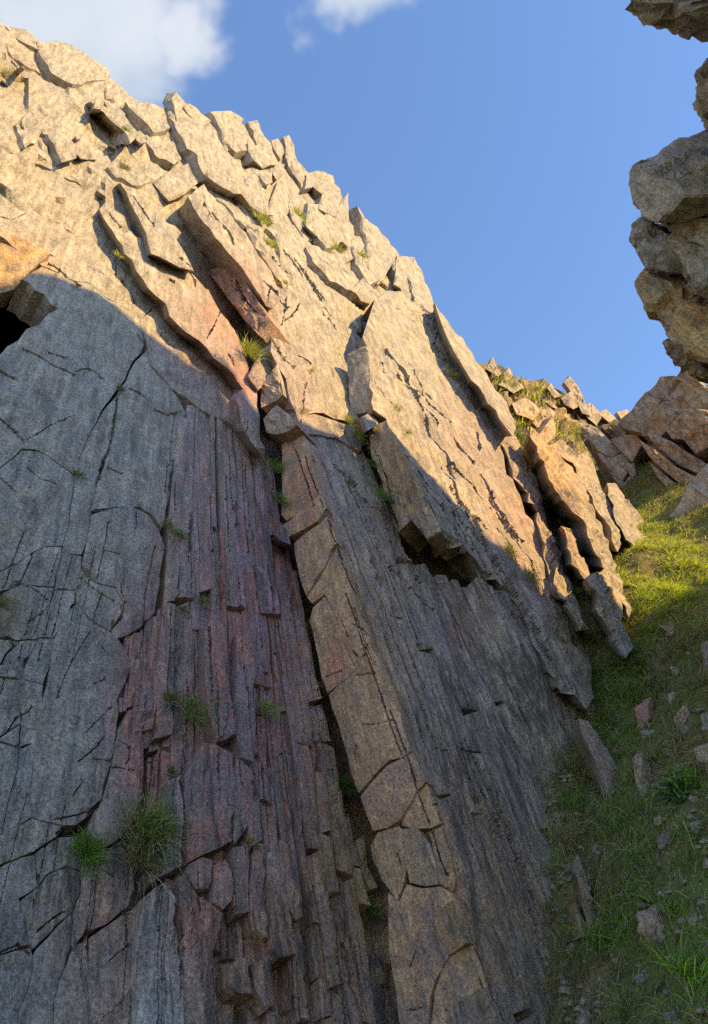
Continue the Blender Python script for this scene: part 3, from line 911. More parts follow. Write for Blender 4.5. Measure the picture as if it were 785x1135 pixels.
def off1(x, y, r):
    u = (x - polyx([(195, 460), (180, 600), (140, 720), (150, 900), (205, 1130)], y)) / 190
    o = -.02 - .10 * max(0, u) ** 1.5 + r.gauss(0, .006) * (1 + max(0, (y - 640) / 80))
    if 1050 < y and 240 < x < 345: o -= .09
    if r.random() < .10 and y > 640: o += r.choice((-.05, .03))
    return o


n1 = strip_zone("rock_rib", (223, 40), spread(-.155, .205, 22, 4, .85), Z1, 440, 905, (70, 300), off1, 11, jit=.16, tiltr=.12, gap=.12, chip=.012, amp=.012, endvar=230)
n1 += strip_zone("rock_rib", (223, 40), spread(-.155, .205, 33, 14, .8), Z1, 676, 1170, (40, 190), lambda x, y, r: off1(x, y, r) - (.035 if y < 900 else 0), 12, jit=.2, tiltr=.16, gap=.12, chip=.018, amp=.014)

Z2 = [(332, 476), (352, 532), (374, 602), (397, 672), (414, 717), (432, 767), (457, 832), (477, 882), (492, 932), (507, 987), (522, 1032), (542, 1082), (556, 1135), (570, 1180), (690, 1180), (690, 1050), (690, 980), (690, 900), (685, 850), (672, 815), (662, 800), (658, 785), (630, 770), (610, 735), (588, 690), (565, 655), (530, 645), (510, 650), (470, 625), (440, 592), (430, 560), (412, 510), (402, 480), (385, 462), (360, 455), (335, 455)]


def ramp2(px, py):
    k = (px - 95) / (py + 180)
    a = np.clip((k - .455) / .085, 0, 1); a = a * a * (3 - 2 * a)
    b_ = np.clip((930 - py) / 200, 0, 1)
    return .40 * a * b_


def off2(x, y, r):
    return .50 + r.gauss(0, .014) * (1 + max(0, (y - 800) / 200))


n2 = strip_zone("rock_rib", (95, -180), spread(.335, .66, 21, 21, .75), Z2, 450, 1180, (110, 420), off2, 5, jit=.14, tiltr=.12, thick=.4, res=3.2, gap=.25, amp=.016, chip=.02, chip_size=.3, offmap=ramp2)

# blocks standing proud in the red strip
many("rock_block", [
    [(205, 860), (211, 850), (222, 824), (240, 825), (258, 836), (260, 870), (257, 932), (240, 942), (225, 948), (208, 955), (206, 900)],
    [(262, 840), (275, 850), (283, 862), (280, 880), (275, 915), (262, 935), (259, 930), (260, 880)], [(278, 885), (287, 890), (292, 930), (283, 936), (276, 930)],
    [(228, 700), (238, 680), (252, 700), (250, 740), (258, 770), (262, 815), (240, 822), (230, 790), (227, 740)], [(264, 702), (275, 705), (284, 735), (284, 770), (284, 800), (281, 845), (268, 838), (262, 800), (262, 750)],
    [(209, 958), (225, 951), (236, 955), (234, 985), (218, 985), (207, 966)], [(238, 960), (250, 952), (258, 966), (257, 998), (248, 1008), (237, 1000)],
    [(198, 970), (206, 968), (220, 990), (230, 1000), (247, 1012), (247, 1025), (235, 1055), (230, 1070), (228, 1170), (204, 1170), (204, 1075), (201, 1040), (196, 1000)],
    [(260, 938), (276, 936), (277, 1010), (262, 1016), (259, 1000)], [(281, 945), (288, 940), (296, 965), (292, 990), (290, 1002), (297, 1012), (298, 1040), (283, 1030), (278, 1005)],
    [(297, 935), (308, 931), (315, 960), (320, 1000), (325, 1040), (328, 1058), (310, 1062), (301, 1050), (299, 1000)], [(310, 931), (322, 935), (330, 980), (338, 1015), (328, 1020), (320, 1000)],
    [(256, 1070), (266, 1060), (274, 1065), (280, 1103), (264, 1100), (256, 1090)], [(278, 1070), (292, 1064), (298, 1100), (297, 1120), (285, 1100)]], off=.045, thick=.35, amp=.015, chip=.02, chip_size=.3, res=3, bev=.02)

# ------------------------------------------------------------------ the pillar: its narrow face between cleft and arete
_pa = W.pt(np.array([402.]), np.array([900.]), 0.0)[0]
_pb = W.pt(np.array([480.]), np.array([900.]), .52)[0]
_pc = W.pt(np.array([332.]), np.array([480.]), .52)[0]
RISER = Plane(np.cross(_pb - _pa, _pc - _pa), _pa)
pil = [
    ([(313, 492), (330, 475), (340, 490), (348, 522), (355, 550), (345, 560), (318, 576), (313, 570), (314, 530)], 0),
    ([(314, 580), (330, 570), (346, 555), (354, 546), (360, 562), (350, 576), (330, 590), (321, 593)], .10),
    ([(327, 602), (345, 587), (362, 572), (367, 585), (372, 602), (363, 610), (360, 625), (350, 640), (341, 660), (333, 640)], .02),
    ([(342, 663), (356, 640), (364, 624), (375, 606), (386, 640), (395, 668), (402, 690), (408, 712), (391, 736), (383, 720), (371, 680), (361, 659), (347, 668)], .0),
    ([(347, 673), (361, 662), (371, 682), (381, 716), (391, 739), (400, 728), (388, 746), (375, 758), (364, 767), (358, 750), (352, 720), (346, 690)], .045),
    ([(366, 771), (378, 759), (391, 742), (400, 729), (410, 713), (421, 740), (431, 765), (441, 790), (448, 812), (455, 832), (446, 838), (430, 842), (415, 855), (405, 869), (398, 878), (390, 855), (380, 815), (370, 786)], .02),
    ([(400, 882), (410, 869), (430, 849), (450, 836), (457, 834), (468, 858), (470, 866), (458, 880), (450, 895), (442, 908), (430, 917), (415, 920), (408, 905)], .05),
    ([(445, 909), (455, 891), (471, 869), (479, 888), (489, 912), (475, 917), (460, 918), (446, 915)], -.03),
    ([(412, 937), (420, 923), (440, 916), (447, 922), (450, 960), (444, 985), (440, 998), (432, 985), (425, 975), (414, 952)], .0),
    ([(448, 919), (462, 918), (475, 935), (482, 960), (484, 980), (470, 982), (455, 978), (450, 955)], .045),
    ([(477, 922), (489, 914), (496, 942), (504, 975), (500, 988), (487, 979), (484, 955)], -.01),
    ([(432, 990), (445, 1001), (452, 981), (470, 985), (486, 983), (500, 990), (508, 1005), (502, 1015), (500, 1045), (495, 1058), (487, 1072), (480, 1085), (475, 1110), (472, 1170), (449, 1170), (440, 1100), (432, 1055)], .02),
    ([(505, 1017), (513, 1008), (522, 1038), (532, 1065), (546, 1110), (562, 1170), (476, 1170), (482, 1100), (490, 1076), (500, 1058)], -.02)]
for k, (pp, of) in enumerate(pil):
    slab("pillar_block", pp, M_PALE if k == 9 else M_PILLAR, cliff, plane=RISER, off=of * .45, thick=.45, res=3, amp=.014, chip=.008, chip_size=.5, jamp=1.0, cont=True, tint_add=(.05, .42, 0, -.9) if k != 9 else (-.2, -.4, 0, -.9))
# stepped corner above the pillar, thin beds seen edge on
for k, pp in enumerate([[(288, 425), (298, 414), (307, 403), (310, 420), (312, 436), (290, 452)], [(291, 464), (307, 449), (320, 459), (330, 472), (314, 482), (296, 480)]]):
    slab("pillar_block", pp, M_PILLAR, cliff, plane=RISER, off=.04 + .12 * k, thick=.4, res=2.5, amp=.012, chip=.05, chip_size=.12)
slab("rock_block", [(304, 592), (311, 578), (321, 590), (323, 602), (311, 600)], M_ROCK, cliff, off=.12, thick=.4, shift=(-6, 12), res=2.5)

# rough outlines left inside the cleft
many("rock_rib", [[(322, 650), (330, 648), (334, 700), (338, 745), (330, 750), (326, 700)], [(334, 745), (342, 740), (348, 800), (352, 850), (344, 855), (338, 800)], [(396, 930), (404, 925), (408, 960), (416, 985), (410, 985), (400, 960)], [(360, 860), (372, 870), (384, 920), (380, 940), (366, 900)]], off=-.2, thick=.3, res=3, amp=.03, chip=.05, chip_size=.15)

# ------------------------------------------------------------------ stepped slabs in the sun
def step_slab(poly, off, thick, shift=None, **k):
    kk = dict(amp=.03, chip=.05, chip_size=.7, bev=.05, res=3.0, jamp=1.2)
    kk.update(k)
    return slab(k.pop('name', "rock_slab") if 'name' in k else "rock_slab", poly, M_ROCK, cliff, off=off, thick=thick, shift=shift, **{a: v for a, v in kk.items() if a != 'name'})


step_slab([(110, 230), (118, 222), (140, 240), (152, 262), (168, 282), (190, 294), (215, 307), (232, 320), (240, 336), (252, 352), (266, 368), (272, 395), (285, 425), (288, 460), (291, 488), (298, 502), (285, 494), (267, 466), (264, 440), (271, 428), (258, 415), (238, 395), (222, 378), (203, 365), (190, 350), (185, 335), (165, 318), (152, 300), (140, 278), (120, 248)], .26, .5, (-14, 8), chip=.03, chip_size=1.0)
step_slab([(133, 203), (150, 208), (165, 220), (180, 235), (202, 258), (196, 266), (206, 280), (216, 300), (200, 295), (185, 288), (168, 279), (163, 258), (150, 232)], .46, .45, (-14, 7))
step_slab([(208, 218), (226, 202), (250, 228), (268, 252), (282, 272), (300, 300), (312, 330), (305, 340), (290, 328), (275, 305), (256, 284), (240, 262), (225, 244)], .78, .8, (-22, 16), chip=.05, chip_size=.5)
step_slab([(262, 288), (272, 280), (285, 292), (300, 312), (325, 322), (345, 335), (368, 350), (392, 366), (406, 380), (400, 400), (398, 455), (400, 475), (385, 465), (360, 457), (336, 457), (326, 452), (318, 420), (308, 403), (300, 390), (302, 373), (292, 350), (280, 320)], .56, .6, (-20, 10), amp=.04, chip=.03, chip_size=1.1)
step_slab([(326, 446), (345, 458), (370, 466), (392, 472), (402, 490), (400, 500), (372, 485), (345, 480), (334, 476)], .53, .4)
# big right-hand slab with the ledge hanging under it
step_slab([(408, 381), (402, 373), (411, 348), (416, 331), (445, 333), (478, 340), (497, 372), (505, 395), (525, 415), (548, 442), (563, 460), (570, 480), (556, 496), (562, 525), (580, 560), (605, 610), (632, 655), (645, 690), (655, 730), (661, 772), (650, 785), (628, 765), (605, 735), (585, 690), (568, 655), (552, 640), (537, 630), (520, 611), (505, 599), (492, 590), (480, 570), (468, 545), (455, 520), (443, 495), (427, 466), (413, 455)], .98, .75, (-24, 22), amp=.05, chip=.03, chip_size=1.2)
# brown stepped face under its corner
SIDE = Plane(RISER.n, W.pt(np.array([446.]), np.array([515.]), .95)[0])
slab("rock_block", [(407, 478), (427, 466), (443, 494), (456, 520), (468, 545), (482, 571), (490, 590), (474, 597), (456, 577), (441, 588), (432, 565), (421, 532), (411, 502)], M_ROCK, cliff, plane=SIDE, off=.0, thick=.5, res=2.6, amp=.03, chip=.05, chip_size=.3, tint_add=(.05, .4, .1))
slab("rock_block", [(384, 391), (407, 381), (413, 455), (399, 458), (389, 460)], M_ROCK, cliff, plane=Plane(RISER.n, W.pt(np.array([411.]), np.array([420.]), .96)[0]), off=.0, thick=.5, res=2.6, amp=.02, chip=.015, chip_size=.4)
step_slab([(400, 462), (412, 456), (424, 463), (416, 474), (406, 478)], .9, .4, (-8, 8), name="rock_block", res=2.6)
step_slab([(481, 336), (500, 360), (530, 398), (562, 446), (574, 474), (568, 481), (556, 462), (538, 436), (518, 410), (503, 388), (494, 368)], 1.35, .5, (-8, 10), amp=.02)
step_slab([(416, 331), (428, 322), (446, 322), (470, 338), (480, 345), (470, 352), (440, 340)], 1.0, .5)

BL = "rock_block"
for pp, of, th, sh in [
        ([(LX, -12), (0, 22), (12, 31), (25, 48), (30, 60), (38, 75), (20, 70), (0, 48), (LX, 25)], .25, .6, None), ([(12, 31), (35, 32), (50, 48), (48, 56), (38, 52), (25, 45)], .35, .5, None),
        ([(48, 49), (72, 47), (82, 49), (100, 61), (117, 76), (114, 84), (95, 86), (80, 91), (60, 80), (50, 65)], .45, .6, None), ([(0, 48), (20, 71), (38, 77), (50, 90), (58, 92), (62, 85), (75, 105), (82, 115), (93, 117), (78, 135), (60, 124), (40, 110), (20, 97), (0, 72)], .15, .5, None),
        ([(LX, 70), (0, 88), (25, 98), (50, 110), (70, 125), (77, 139), (60, 141), (40, 130), (20, 136), (0, 147), (LX, 130)], .1, .5, None), ([(LX, 130), (0, 150), (25, 160), (60, 168), (75, 178), (100, 180), (118, 175), (124, 190), (120, 206), (100, 205), (60, 187), (20, 172), (LX, 148)], .06, .5, None),
        ([(57, 150), (70, 148), (82, 158), (83, 170), (71, 175), (66, 168)], .55, .5, (-18, 10)), ([(82, 156), (100, 156), (110, 162), (106, 174), (90, 173), (85, 168)], .45, .4, (-10, 6)), ([(22, 138), (36, 127), (47, 143), (40, 153), (30, 158)], .4, .4, (-16, 8)), ([(50, 140), (72, 138), (77, 146), (60, 150), (50, 148)], .4, .3, None),
        ([(107, 113), (118, 111), (132, 126), (146, 152), (139, 160), (136, 146)], 1.0, 1.3, (-34, 7)), ([(121, 113), (131, 115), (146, 140), (158, 155), (151, 159), (138, 135)], .7, .6, (-6, 6)), ([(143, 119), (160, 115), (183, 115), (195, 131), (184, 140), (168, 146), (155, 131)], .55, .6, None),
        ([(192, 108), (196, 102), (203, 114), (200, 124), (197, 130)], .9, .6, (-14, 6)), ([(203, 115), (215, 117), (232, 131), (226, 136), (210, 126)], .7, .5, (-12, 6)),
        ([(198, 128), (212, 125), (222, 133), (240, 148), (252, 165), (262, 178), (270, 190), (280, 205), (286, 222), (292, 234), (280, 229), (262, 212), (247, 206), (232, 196), (216, 166), (205, 146)], .9, 1.1, (-28, 18)),
        ([(164, 150), (175, 142), (190, 150), (200, 170), (190, 182), (172, 172)], .45, .5, None), ([(122, 190), (140, 178), (165, 172), (182, 188), (172, 200), (150, 205), (130, 200)], .3, .5, None), ([(176, 200), (196, 186), (214, 182), (222, 196), (205, 212), (190, 218)], .5, .5, (-10, 10)),
        ([(236, 128), (255, 124), (268, 131), (262, 145), (253, 162), (248, 152), (246, 140)], .7, .6, (-14, 8)), ([(262, 134), (276, 136), (284, 150), (278, 165), (262, 168), (254, 160)], .6, .6, None), ([(278, 138), (286, 138), (297, 156), (312, 186), (306, 192), (291, 166)], .8, .5, (-8, 8)),
        ([(303, 156), (309, 152), (315, 167), (311, 174)], .7, .5, (-8, 6)), ([(315, 156), (320, 155), (330, 177), (346, 196), (336, 202), (321, 177)], .75, .5, (-8, 6)), ([(278, 160), (290, 158), (299, 166), (304, 181), (292, 184), (282, 178)], .95, .7, (-16, 8)),
        ([(276, 186), (291, 182), (303, 184), (300, 202), (294, 206), (285, 192)], .7, .5, (-12, 8)), ([(263, 196), (275, 190), (286, 196), (297, 216), (295, 232), (285, 220), (270, 202)], .65, .5, (-10, 8)), ([(262, 216), (275, 209), (285, 224), (291, 237), (280, 242), (266, 228)], .55, .5, None),
        ([(298, 237), (308, 206), (322, 203), (324, 226), (315, 241), (304, 247)], .5, .5, None), ([(343, 194), (352, 192), (367, 196), (368, 203), (362, 231), (354, 227), (357, 214), (350, 205), (341, 208)], .95, .7, (-12, 12)), ([(368, 202), (378, 209), (380, 222), (372, 236), (364, 232)], .85, .6, None),
        ([(344, 226), (355, 228), (359, 240), (352, 257), (343, 247)], .9, .7, (-14, 6)), ([(359, 233), (372, 237), (370, 271), (362, 271), (353, 258)], .8, .6, None), ([(373, 236), (381, 226), (385, 246), (391, 279), (380, 282), (372, 273)], .75, .6, None),
        ([(401, 235), (408, 248), (418, 255), (431, 270), (431, 290), (425, 301), (420, 306), (411, 293), (408, 262)], 1.0, .8, (-20, 8)), ([(432, 268), (445, 285), (443, 302), (436, 296)], .95, .5, None), ([(442, 290), (456, 294), (466, 310), (480, 336), (471, 342), (456, 326), (443, 311)], 1.05, .5, (-6, 10)),
        ([(392, 262), (404, 266), (410, 294), (420, 308), (408, 312), (398, 296)], .8, .5, None), ([(322, 226), (336, 222), (344, 248), (352, 262), (340, 262), (326, 244)], .45, .5, None), ([(300, 256), (318, 247), (340, 264), (352, 276), (345, 290), (328, 282), (312, 270)], .6, .5, None),
        ([(346, 278), (360, 274), (380, 285), (398, 300), (412, 318), (404, 332), (385, 322), (365, 312), (350, 296)], .75, .5, None), ([(313, 274), (330, 285), (348, 298), (365, 315), (384, 325), (400, 338), (396, 356), (378, 358), (352, 342), (330, 320), (318, 300)], .62, .5, None),
        ([(268, 236), (288, 244), (300, 258), (312, 278), (318, 302), (330, 322), (320, 322), (300, 300), (284, 270)], .58, .5, (-8, 8)), ([(395, 318), (402, 310), (414, 322), (411, 334), (402, 330)], .95, .5, (-10, 8)), ([(232, 200), (246, 208), (262, 216), (272, 236), (268, 246), (250, 226), (236, 212)], .55, .4, None),
        ([(279, 412), (292, 393), (307, 404), (290, 425)], .45, .4, (-6, 10)),
        ([(93, 118), (105, 112), (110, 100), (98, 90), (84, 92), (82, 104)], .1, .4, None), ([(116, 90), (128, 90), (140, 100), (136, 112), (120, 108)], .3, .4, None), ([(98, 92), (112, 86), (118, 98), (108, 108)], .2, .4, None), ([(134, 104), (146, 104), (158, 115), (146, 120), (138, 114)], .35, .4, None)]:
    gc = np.mean(pp, 0)
    pp = [(gc[0] + (x - gc[0]) * 1.2, gc[1] + (y - gc[1]) * 1.2) if x > LX + 1 else (x, y) for x, y in pp]
    step_slab(pp, .30 + (of - .30) * .42, th * .5, sh if sh is None else (sh[0] * .7, sh[1] * .7), name=BL, chip=.06, chip_size=.6, res=2.2, wall_noise=.04, tilt=(rng.uniform(-.08, .10), rng.uniform(-.08, .05)), jamp=1.5, jstep=6)
slab("rock_block", [(231, 300), (255, 284), (266, 300), (277, 318), (290, 338), (299, 354), (288, 370), (272, 356), (258, 339), (244, 321)], M_ROCK, cliff, plane=Plane(RISER.n, W.pt(np.array([265.]), np.array([312.]), .5)[0]), off=0, thick=.5, res=2.2, amp=.04, chip=.13, chip_size=.28, tint_add=(.25, .2, 0))
# smaller rubble filling the ledges
r = random.Random(31)
ledge = [(0, 60), (60, 60), (110, 88), (150, 118), (200, 130), (240, 140), (300, 175), (340, 205), (390, 260), (430, 300), (410, 330), (330, 300), (270, 240), (200, 205), (130, 170), (60, 150), (0, 140)]
cnt = 0
while cnt < 9:
    x, y = r.uniform(0, 430), r.uniform(60, 330)
    if not inside(np.array([x]), np.array([y]), ledge)[0]:
        continue
    s = r.uniform(3.5, 6.5); k = r.randint(4, 6); a0 = r.uniform(0, 6)
    pp = [(x + s * r.uniform(.7, 1.25) * math.cos(a0 + 6.283 * j / k) * 1.1, y + s * r.uniform(.7, 1.25) * math.sin(a0 + 6.283 * j / k)) for j in range(k)]
    step_slab(pp, r.uniform(.25, .75), .4, (r.uniform(-10, -4), r.uniform(4, 9)), name="loose_stone", chip=.05, chip_size=.3, res=2.6, tilt=(r.uniform(-.5, .4), r.uniform(-.4, .4)), cracks=False)
    cnt += 1

# ------------------------------------------------------------------ the opposite wall of the gully (its crest throws the shade on the left wall)
BOUND = [(-40, 285, 0), (50, 300, 0), (95, 317, 0), (130, 340, 0), (190, 388, 0), (240, 424, 0), (262, 444, 0), (288, 462, .26), (330, 460, .55), (375, 482, .55), (400, 500, .55), (447, 492, .98), (482, 528, .98), (505, 550, .98), (525, 580, .98), (555, 608, .98), (590, 640, .98), (625, 686, .98), (697, 684, 1.5)]
OL0, OLD = np.array([9.5, 0.0]), unit(np.array([.42, .9]))
ON = np.array([OLD[1], -OLD[0]])
crest = []
for bx, by, bo in BOUND:
    p = W.pt(np.array([float(bx)]), np.array([float(by)]), bo)[0]
    t = ((OL0 - p[:2]) @ ON) / (SUN[:2] @ ON)
    q = p + SUN * t
    crest.append(((q[:2] - OL0) @ OLD, q[2], t))
for bx, by in ((715, 690), (760, 662)):
    t0 = ground_hit(bx, by); p = at(np.array(float(bx)), np.array(float(by)), np.array(t0))
    t = ((OL0 - p[:2]) @ ON) / (SUN[:2] @ ON)
    q = p + SUN * t
    crest.append(((q[:2] - OL0) @ OLD, q[2], t))
print("crest", [(round(a, 2), round(c, 2)) for a, c, t in crest])
cs = sorted((a, c) for a, c, t in crest)
smin = 1e9                                                # how far back the shade must reach
for bx in (-40, 100, 250):
    for by in (330, 600, 900, 1180):
        p = W.pt(np.array([float(bx)]), np.array([float(by)]), 0)[0]
        t = ((OL0 - p[:2]) @ ON) / (SUN[:2] @ ON)
        smin = min(smin, ((p + SUN * t)[:2] - OL0) @ OLD)
c0_, cN = cs[0], cs[-1]
ca = np.array([smin - 6, smin - 2.0, smin - .8] + [a for a, c in cs] + [cN[0] + .8, cN[0] + 2.5, cN[0] + 4.5, cN[0] + 9]); cz = np.array([3.0, 9.0, c0_[1] - .6] + [c for a, c in cs] + [cN[1] - .4, cN[1] - 2, cN[1] - 3, 6.0])
print("smin", smin, cs[0], cN)
ss = np.arange(ca[0], ca[-1], .16)
zz = np.interp(ss, ca, cz)
hs = np.linspace(0, 1, 26)
Vo, ko = [], len(hs) + 6
for s_, z_ in zip(ss, zz):
    b2 = OL0 + OLD * s_
    gz = -1.5
    for h_ in hs[::-1]:                                   # inner face, foot outwards
        z = gz + (z_ - gz) * h_
        Vo.append((b2[0] - ON[0] * (1 - h_) * 1.0, b2[1] - ON[1] * (1 - h_) * 1.0, z))
    for k in range(1, 7):
        Vo.append((b2[0] + ON[0] * k * 1.6, b2[1] + ON[1] * k * 1.6, z_ - .03 * (k * 1.6) ** 2 - .2 * k if k < 6 else -4))
Vo = np.array(Vo).reshape(len(ss), ko, 3)
Vo = Vo[:, list(range(len(hs))) + list(range(len(hs), ko))]
flat = Vo.reshape(-1, 3)
push = .35 * facets(flat / 1.3, 8, .6, .6) + .12 * fbm(flat * 1.5, 4, 6)
ish = np.tile((np.arange(ko) == 0), len(ss))
flat = flat + np.array([-ON[0], -ON[1], .0]) * (push * np.where(ish, .25, 1))[:, None]
Fo = [(i * ko + j, i * ko + j + 1, (i + 1) * ko + j + 1, (i + 1) * ko + j) for i in range(len(ss) - 1) for j in range(ko - 1) if j != len(hs) - 1]
Fo += [(i * ko, (i + 1) * ko, (i + 1) * ko + len(hs), i * ko + len(hs)) for i in range(len(ss) - 1)]
opp = make_obj("opposite_cliff", flat, Fo, M_OVER, None, np.zeros((len(flat), 3)), 35, base=(0, 0, 0))
tag(opp, "shaded rock wall on the right of the gully with overhanging blocks", "cliff", kind="structure")


def hang(outline, depth, seed, **k):
    k.setdefault('sub', 4)
    return traced_rock("overhanging_block", outline, depth, M_OVER, opp, seed=seed, bev=.012, **k)


hang([(699, 4), (706, -30), (800, -40), (960, -30), (960, 20), (800, 32), (766, 38), (747, 28), (722, 31), (708, 20)], 5.2, 1, thick=.8, bulge=.12, amp=.012, chip=.055, chip_size=.22, lean=(-.2, -.6))
hang([(772, 108), (775, 82), (788, 64), (860, 50), (960, 60), (960, 160), (860, 165), (786, 142), (776, 126)], 5.6, 2, thick=.8, bulge=.1, amp=.012, chip=.055, chip_size=.25, lean=(-.2, -.4))
hang([(693, 206), (700, 182), (740, 161), (786, 146), (940, 120), (940, 215), (800, 222), (762, 226), (742, 238), (730, 247), (712, 240), (700, 226)], 6.20, 3, thick=.9, bulge=.35, amp=.012, chip=.055, chip_size=.45, lean=(-.25, .7))
hang([(728, 238), (745, 222), (790, 204), (930, 190), (930, 280), (800, 285), (745, 256), (732, 250)], 6.10, 4, thick=.8, bulge=.15, amp=.012, chip=.055, chip_size=.32, lean=(-.2, .5))
hang([(704, 252), (714, 247), (734, 254), (760, 262), (800, 275), (790, 310), (766, 306), (740, 304), (720, 296), (709, 274)], 6.35, 5, thick=.7, bulge=.2, amp=.012, chip=.055, chip_size=.32, lean=(-.2, .4))
hang([(735, 262), (752, 258), (790, 248), (920, 240), (920, 330), (800, 335), (770, 318), (752, 290)], 6.00, 6, thick=.8, bulge=.15, amp=.012, chip=.055, chip_size=.32, lean=(-.2, .5))
hang([(708, 309), (716, 299), (742, 301), (775, 318), (900, 340), (920, 430), (800, 404), (776, 396), (738, 372), (722, 346)], 6.20, 7, thick=.8, bulge=.18, amp=.012, chip=.055, chip_size=.5, lean=(-.3, .7), tint=(.1, .8, 0))
hang([(737, 379), (748, 381), (770, 390), (900, 420), (900, 445), (800, 424), (770, 415), (750, 404)], 6.30, 8, thick=.7, bulge=.08, amp=.012, chip=.055, lean=(-.2, .5), tint=(.2, .5, 0))
rr = random.Random(5)
for x, y, s_, d in ((930, 70, 130, 5.2), (985, 220, 150, 5.6), (985, 350, 130, 5.9), (1010, 490, 130, 5.8), (1060, 640, 120, 5.6)):
    ol = [(x + s_ * rr.uniform(.75, 1.05) * math.cos(6.283 * j / 9), y + s_ * .75 * rr.uniform(.75, 1.05) * math.sin(6.283 * j / 9)) for j in range(9)]
    hang(ol, d, int(x + y), thick=1.2, bulge=.5, amp=.08, chip=.1, chip_size=.6)

# ------------------------------------------------------------------ upright fins of rock at the head of the gully
def fin(label, parts, mat=M_ROCK, cat="rock fin", group="upright rock fins at the head of the gully"):
    first = parts[0][0]
    bx = np.array([p[0] for p in first]); by = np.array([p[1] for p in first])
    c = W.pt(np.array([bx.mean()]), np.array([by.max()]), parts[0][1])[0]
    e = empty("rock_fin", c)
    tag(e, label, cat, group)
    for k, (pp, of, th, sh) in enumerate(parts):
        slab("slab" if k == 0 else "block", pp, mat, e, off=of, thick=th, shift=sh, res=2.3, amp=.04, chip=.09, chip_size=.3, bev=.02, cracks=False, jamp=1.7, jstep=6, wall_noise=.05)
    return e


fin("narrow jointed grey-brown fin close beside the sunlit left wall", [
    ([(558, 490), (566, 492), (584, 520), (598, 552), (604, 572), (592, 568), (578, 540), (566, 515)], 1.05, .45, (-13, 3)),
    ([(593, 570), (604, 575), (614, 605), (620, 630), (628, 668), (618, 662), (608, 630), (600, 600)], 1.06, .45, (-13, 3))])
fin("dark fin half hidden in shade behind the narrow jointed one", [([(566, 497), (575, 498), (592, 528), (604, 565), (616, 605), (634, 655), (622, 640), (606, 580), (590, 540)], .9, .4, None)])
fin("tallest sunlit golden fin standing above the grass", [
    ([(589, 472), (598, 478), (612, 497), (632, 518), (650, 545), (668, 583), (682, 620), (693, 650), (698, 684), (689, 668), (676, 640), (664, 622), (652, 595), (640, 572), (622, 545), (606, 516), (596, 494)], 1.5, .8, (-20, 6)),
    ([(650, 640), (672, 629), (684, 655), (695, 690), (704, 716), (697, 728), (684, 716), (672, 690), (660, 665)], 1.52, .6, (-10, 8)),
    ([(624, 582), (634, 586), (646, 615), (654, 638), (646, 644), (636, 625), (627, 602)], 1.35, .5, (-9, 5)),
    ([(612, 492), (622, 486), (640, 505), (660, 540), (650, 542), (632, 516)], 1.4, .5, (-6, 6))])
fin("brown-sided fin just behind the tallest golden one", [([(642, 504), (651, 498), (664, 530), (678, 562), (690, 604), (684, 612), (668, 576), (652, 540)], 1.42, .8, (-26, 2)), ([(600, 478), (612, 460), (618, 470), (616, 484), (606, 492)], 1.3, .5, (-10, 4))])
fin("rounded sunlit hump of rock beside the bright grass", [([(672, 537), (682, 536), (700, 556), (716, 582), (746, 612), (728, 615), (706, 608), (692, 600), (682, 572)], 1.5, .8, (-14, 8))])
fin("short stubby grey fin low in the dark cleft", [([(614, 632), (622, 630), (634, 650), (645, 680), (650, 700), (640, 702), (627, 682), (617, 657)], 1.15, .5, (-9, 6))])

# broken stones at the foot of the tallest fin
for k, (pp, lab) in enumerate([([(668, 712), (676, 708), (680, 722), (674, 732), (667, 724)], "knobbly grey stone at the left foot of the tallest fin"), ([(680, 712), (690, 706), (696, 722), (688, 735), (680, 730)], "middle knobbly grey stone under the tallest fin"),
                               ([(694, 700), (702, 700), (708, 718), (706, 726), (700, 722)], "slim grey stone at the right foot of the tallest fin")]):
    o = traced_rock("stone", pp, 8.55, M_ROCK, None, thick=.25, bulge=.08, seed=60 + k)
    tag(o, lab, "stone", "broken stones under the tallest fin")

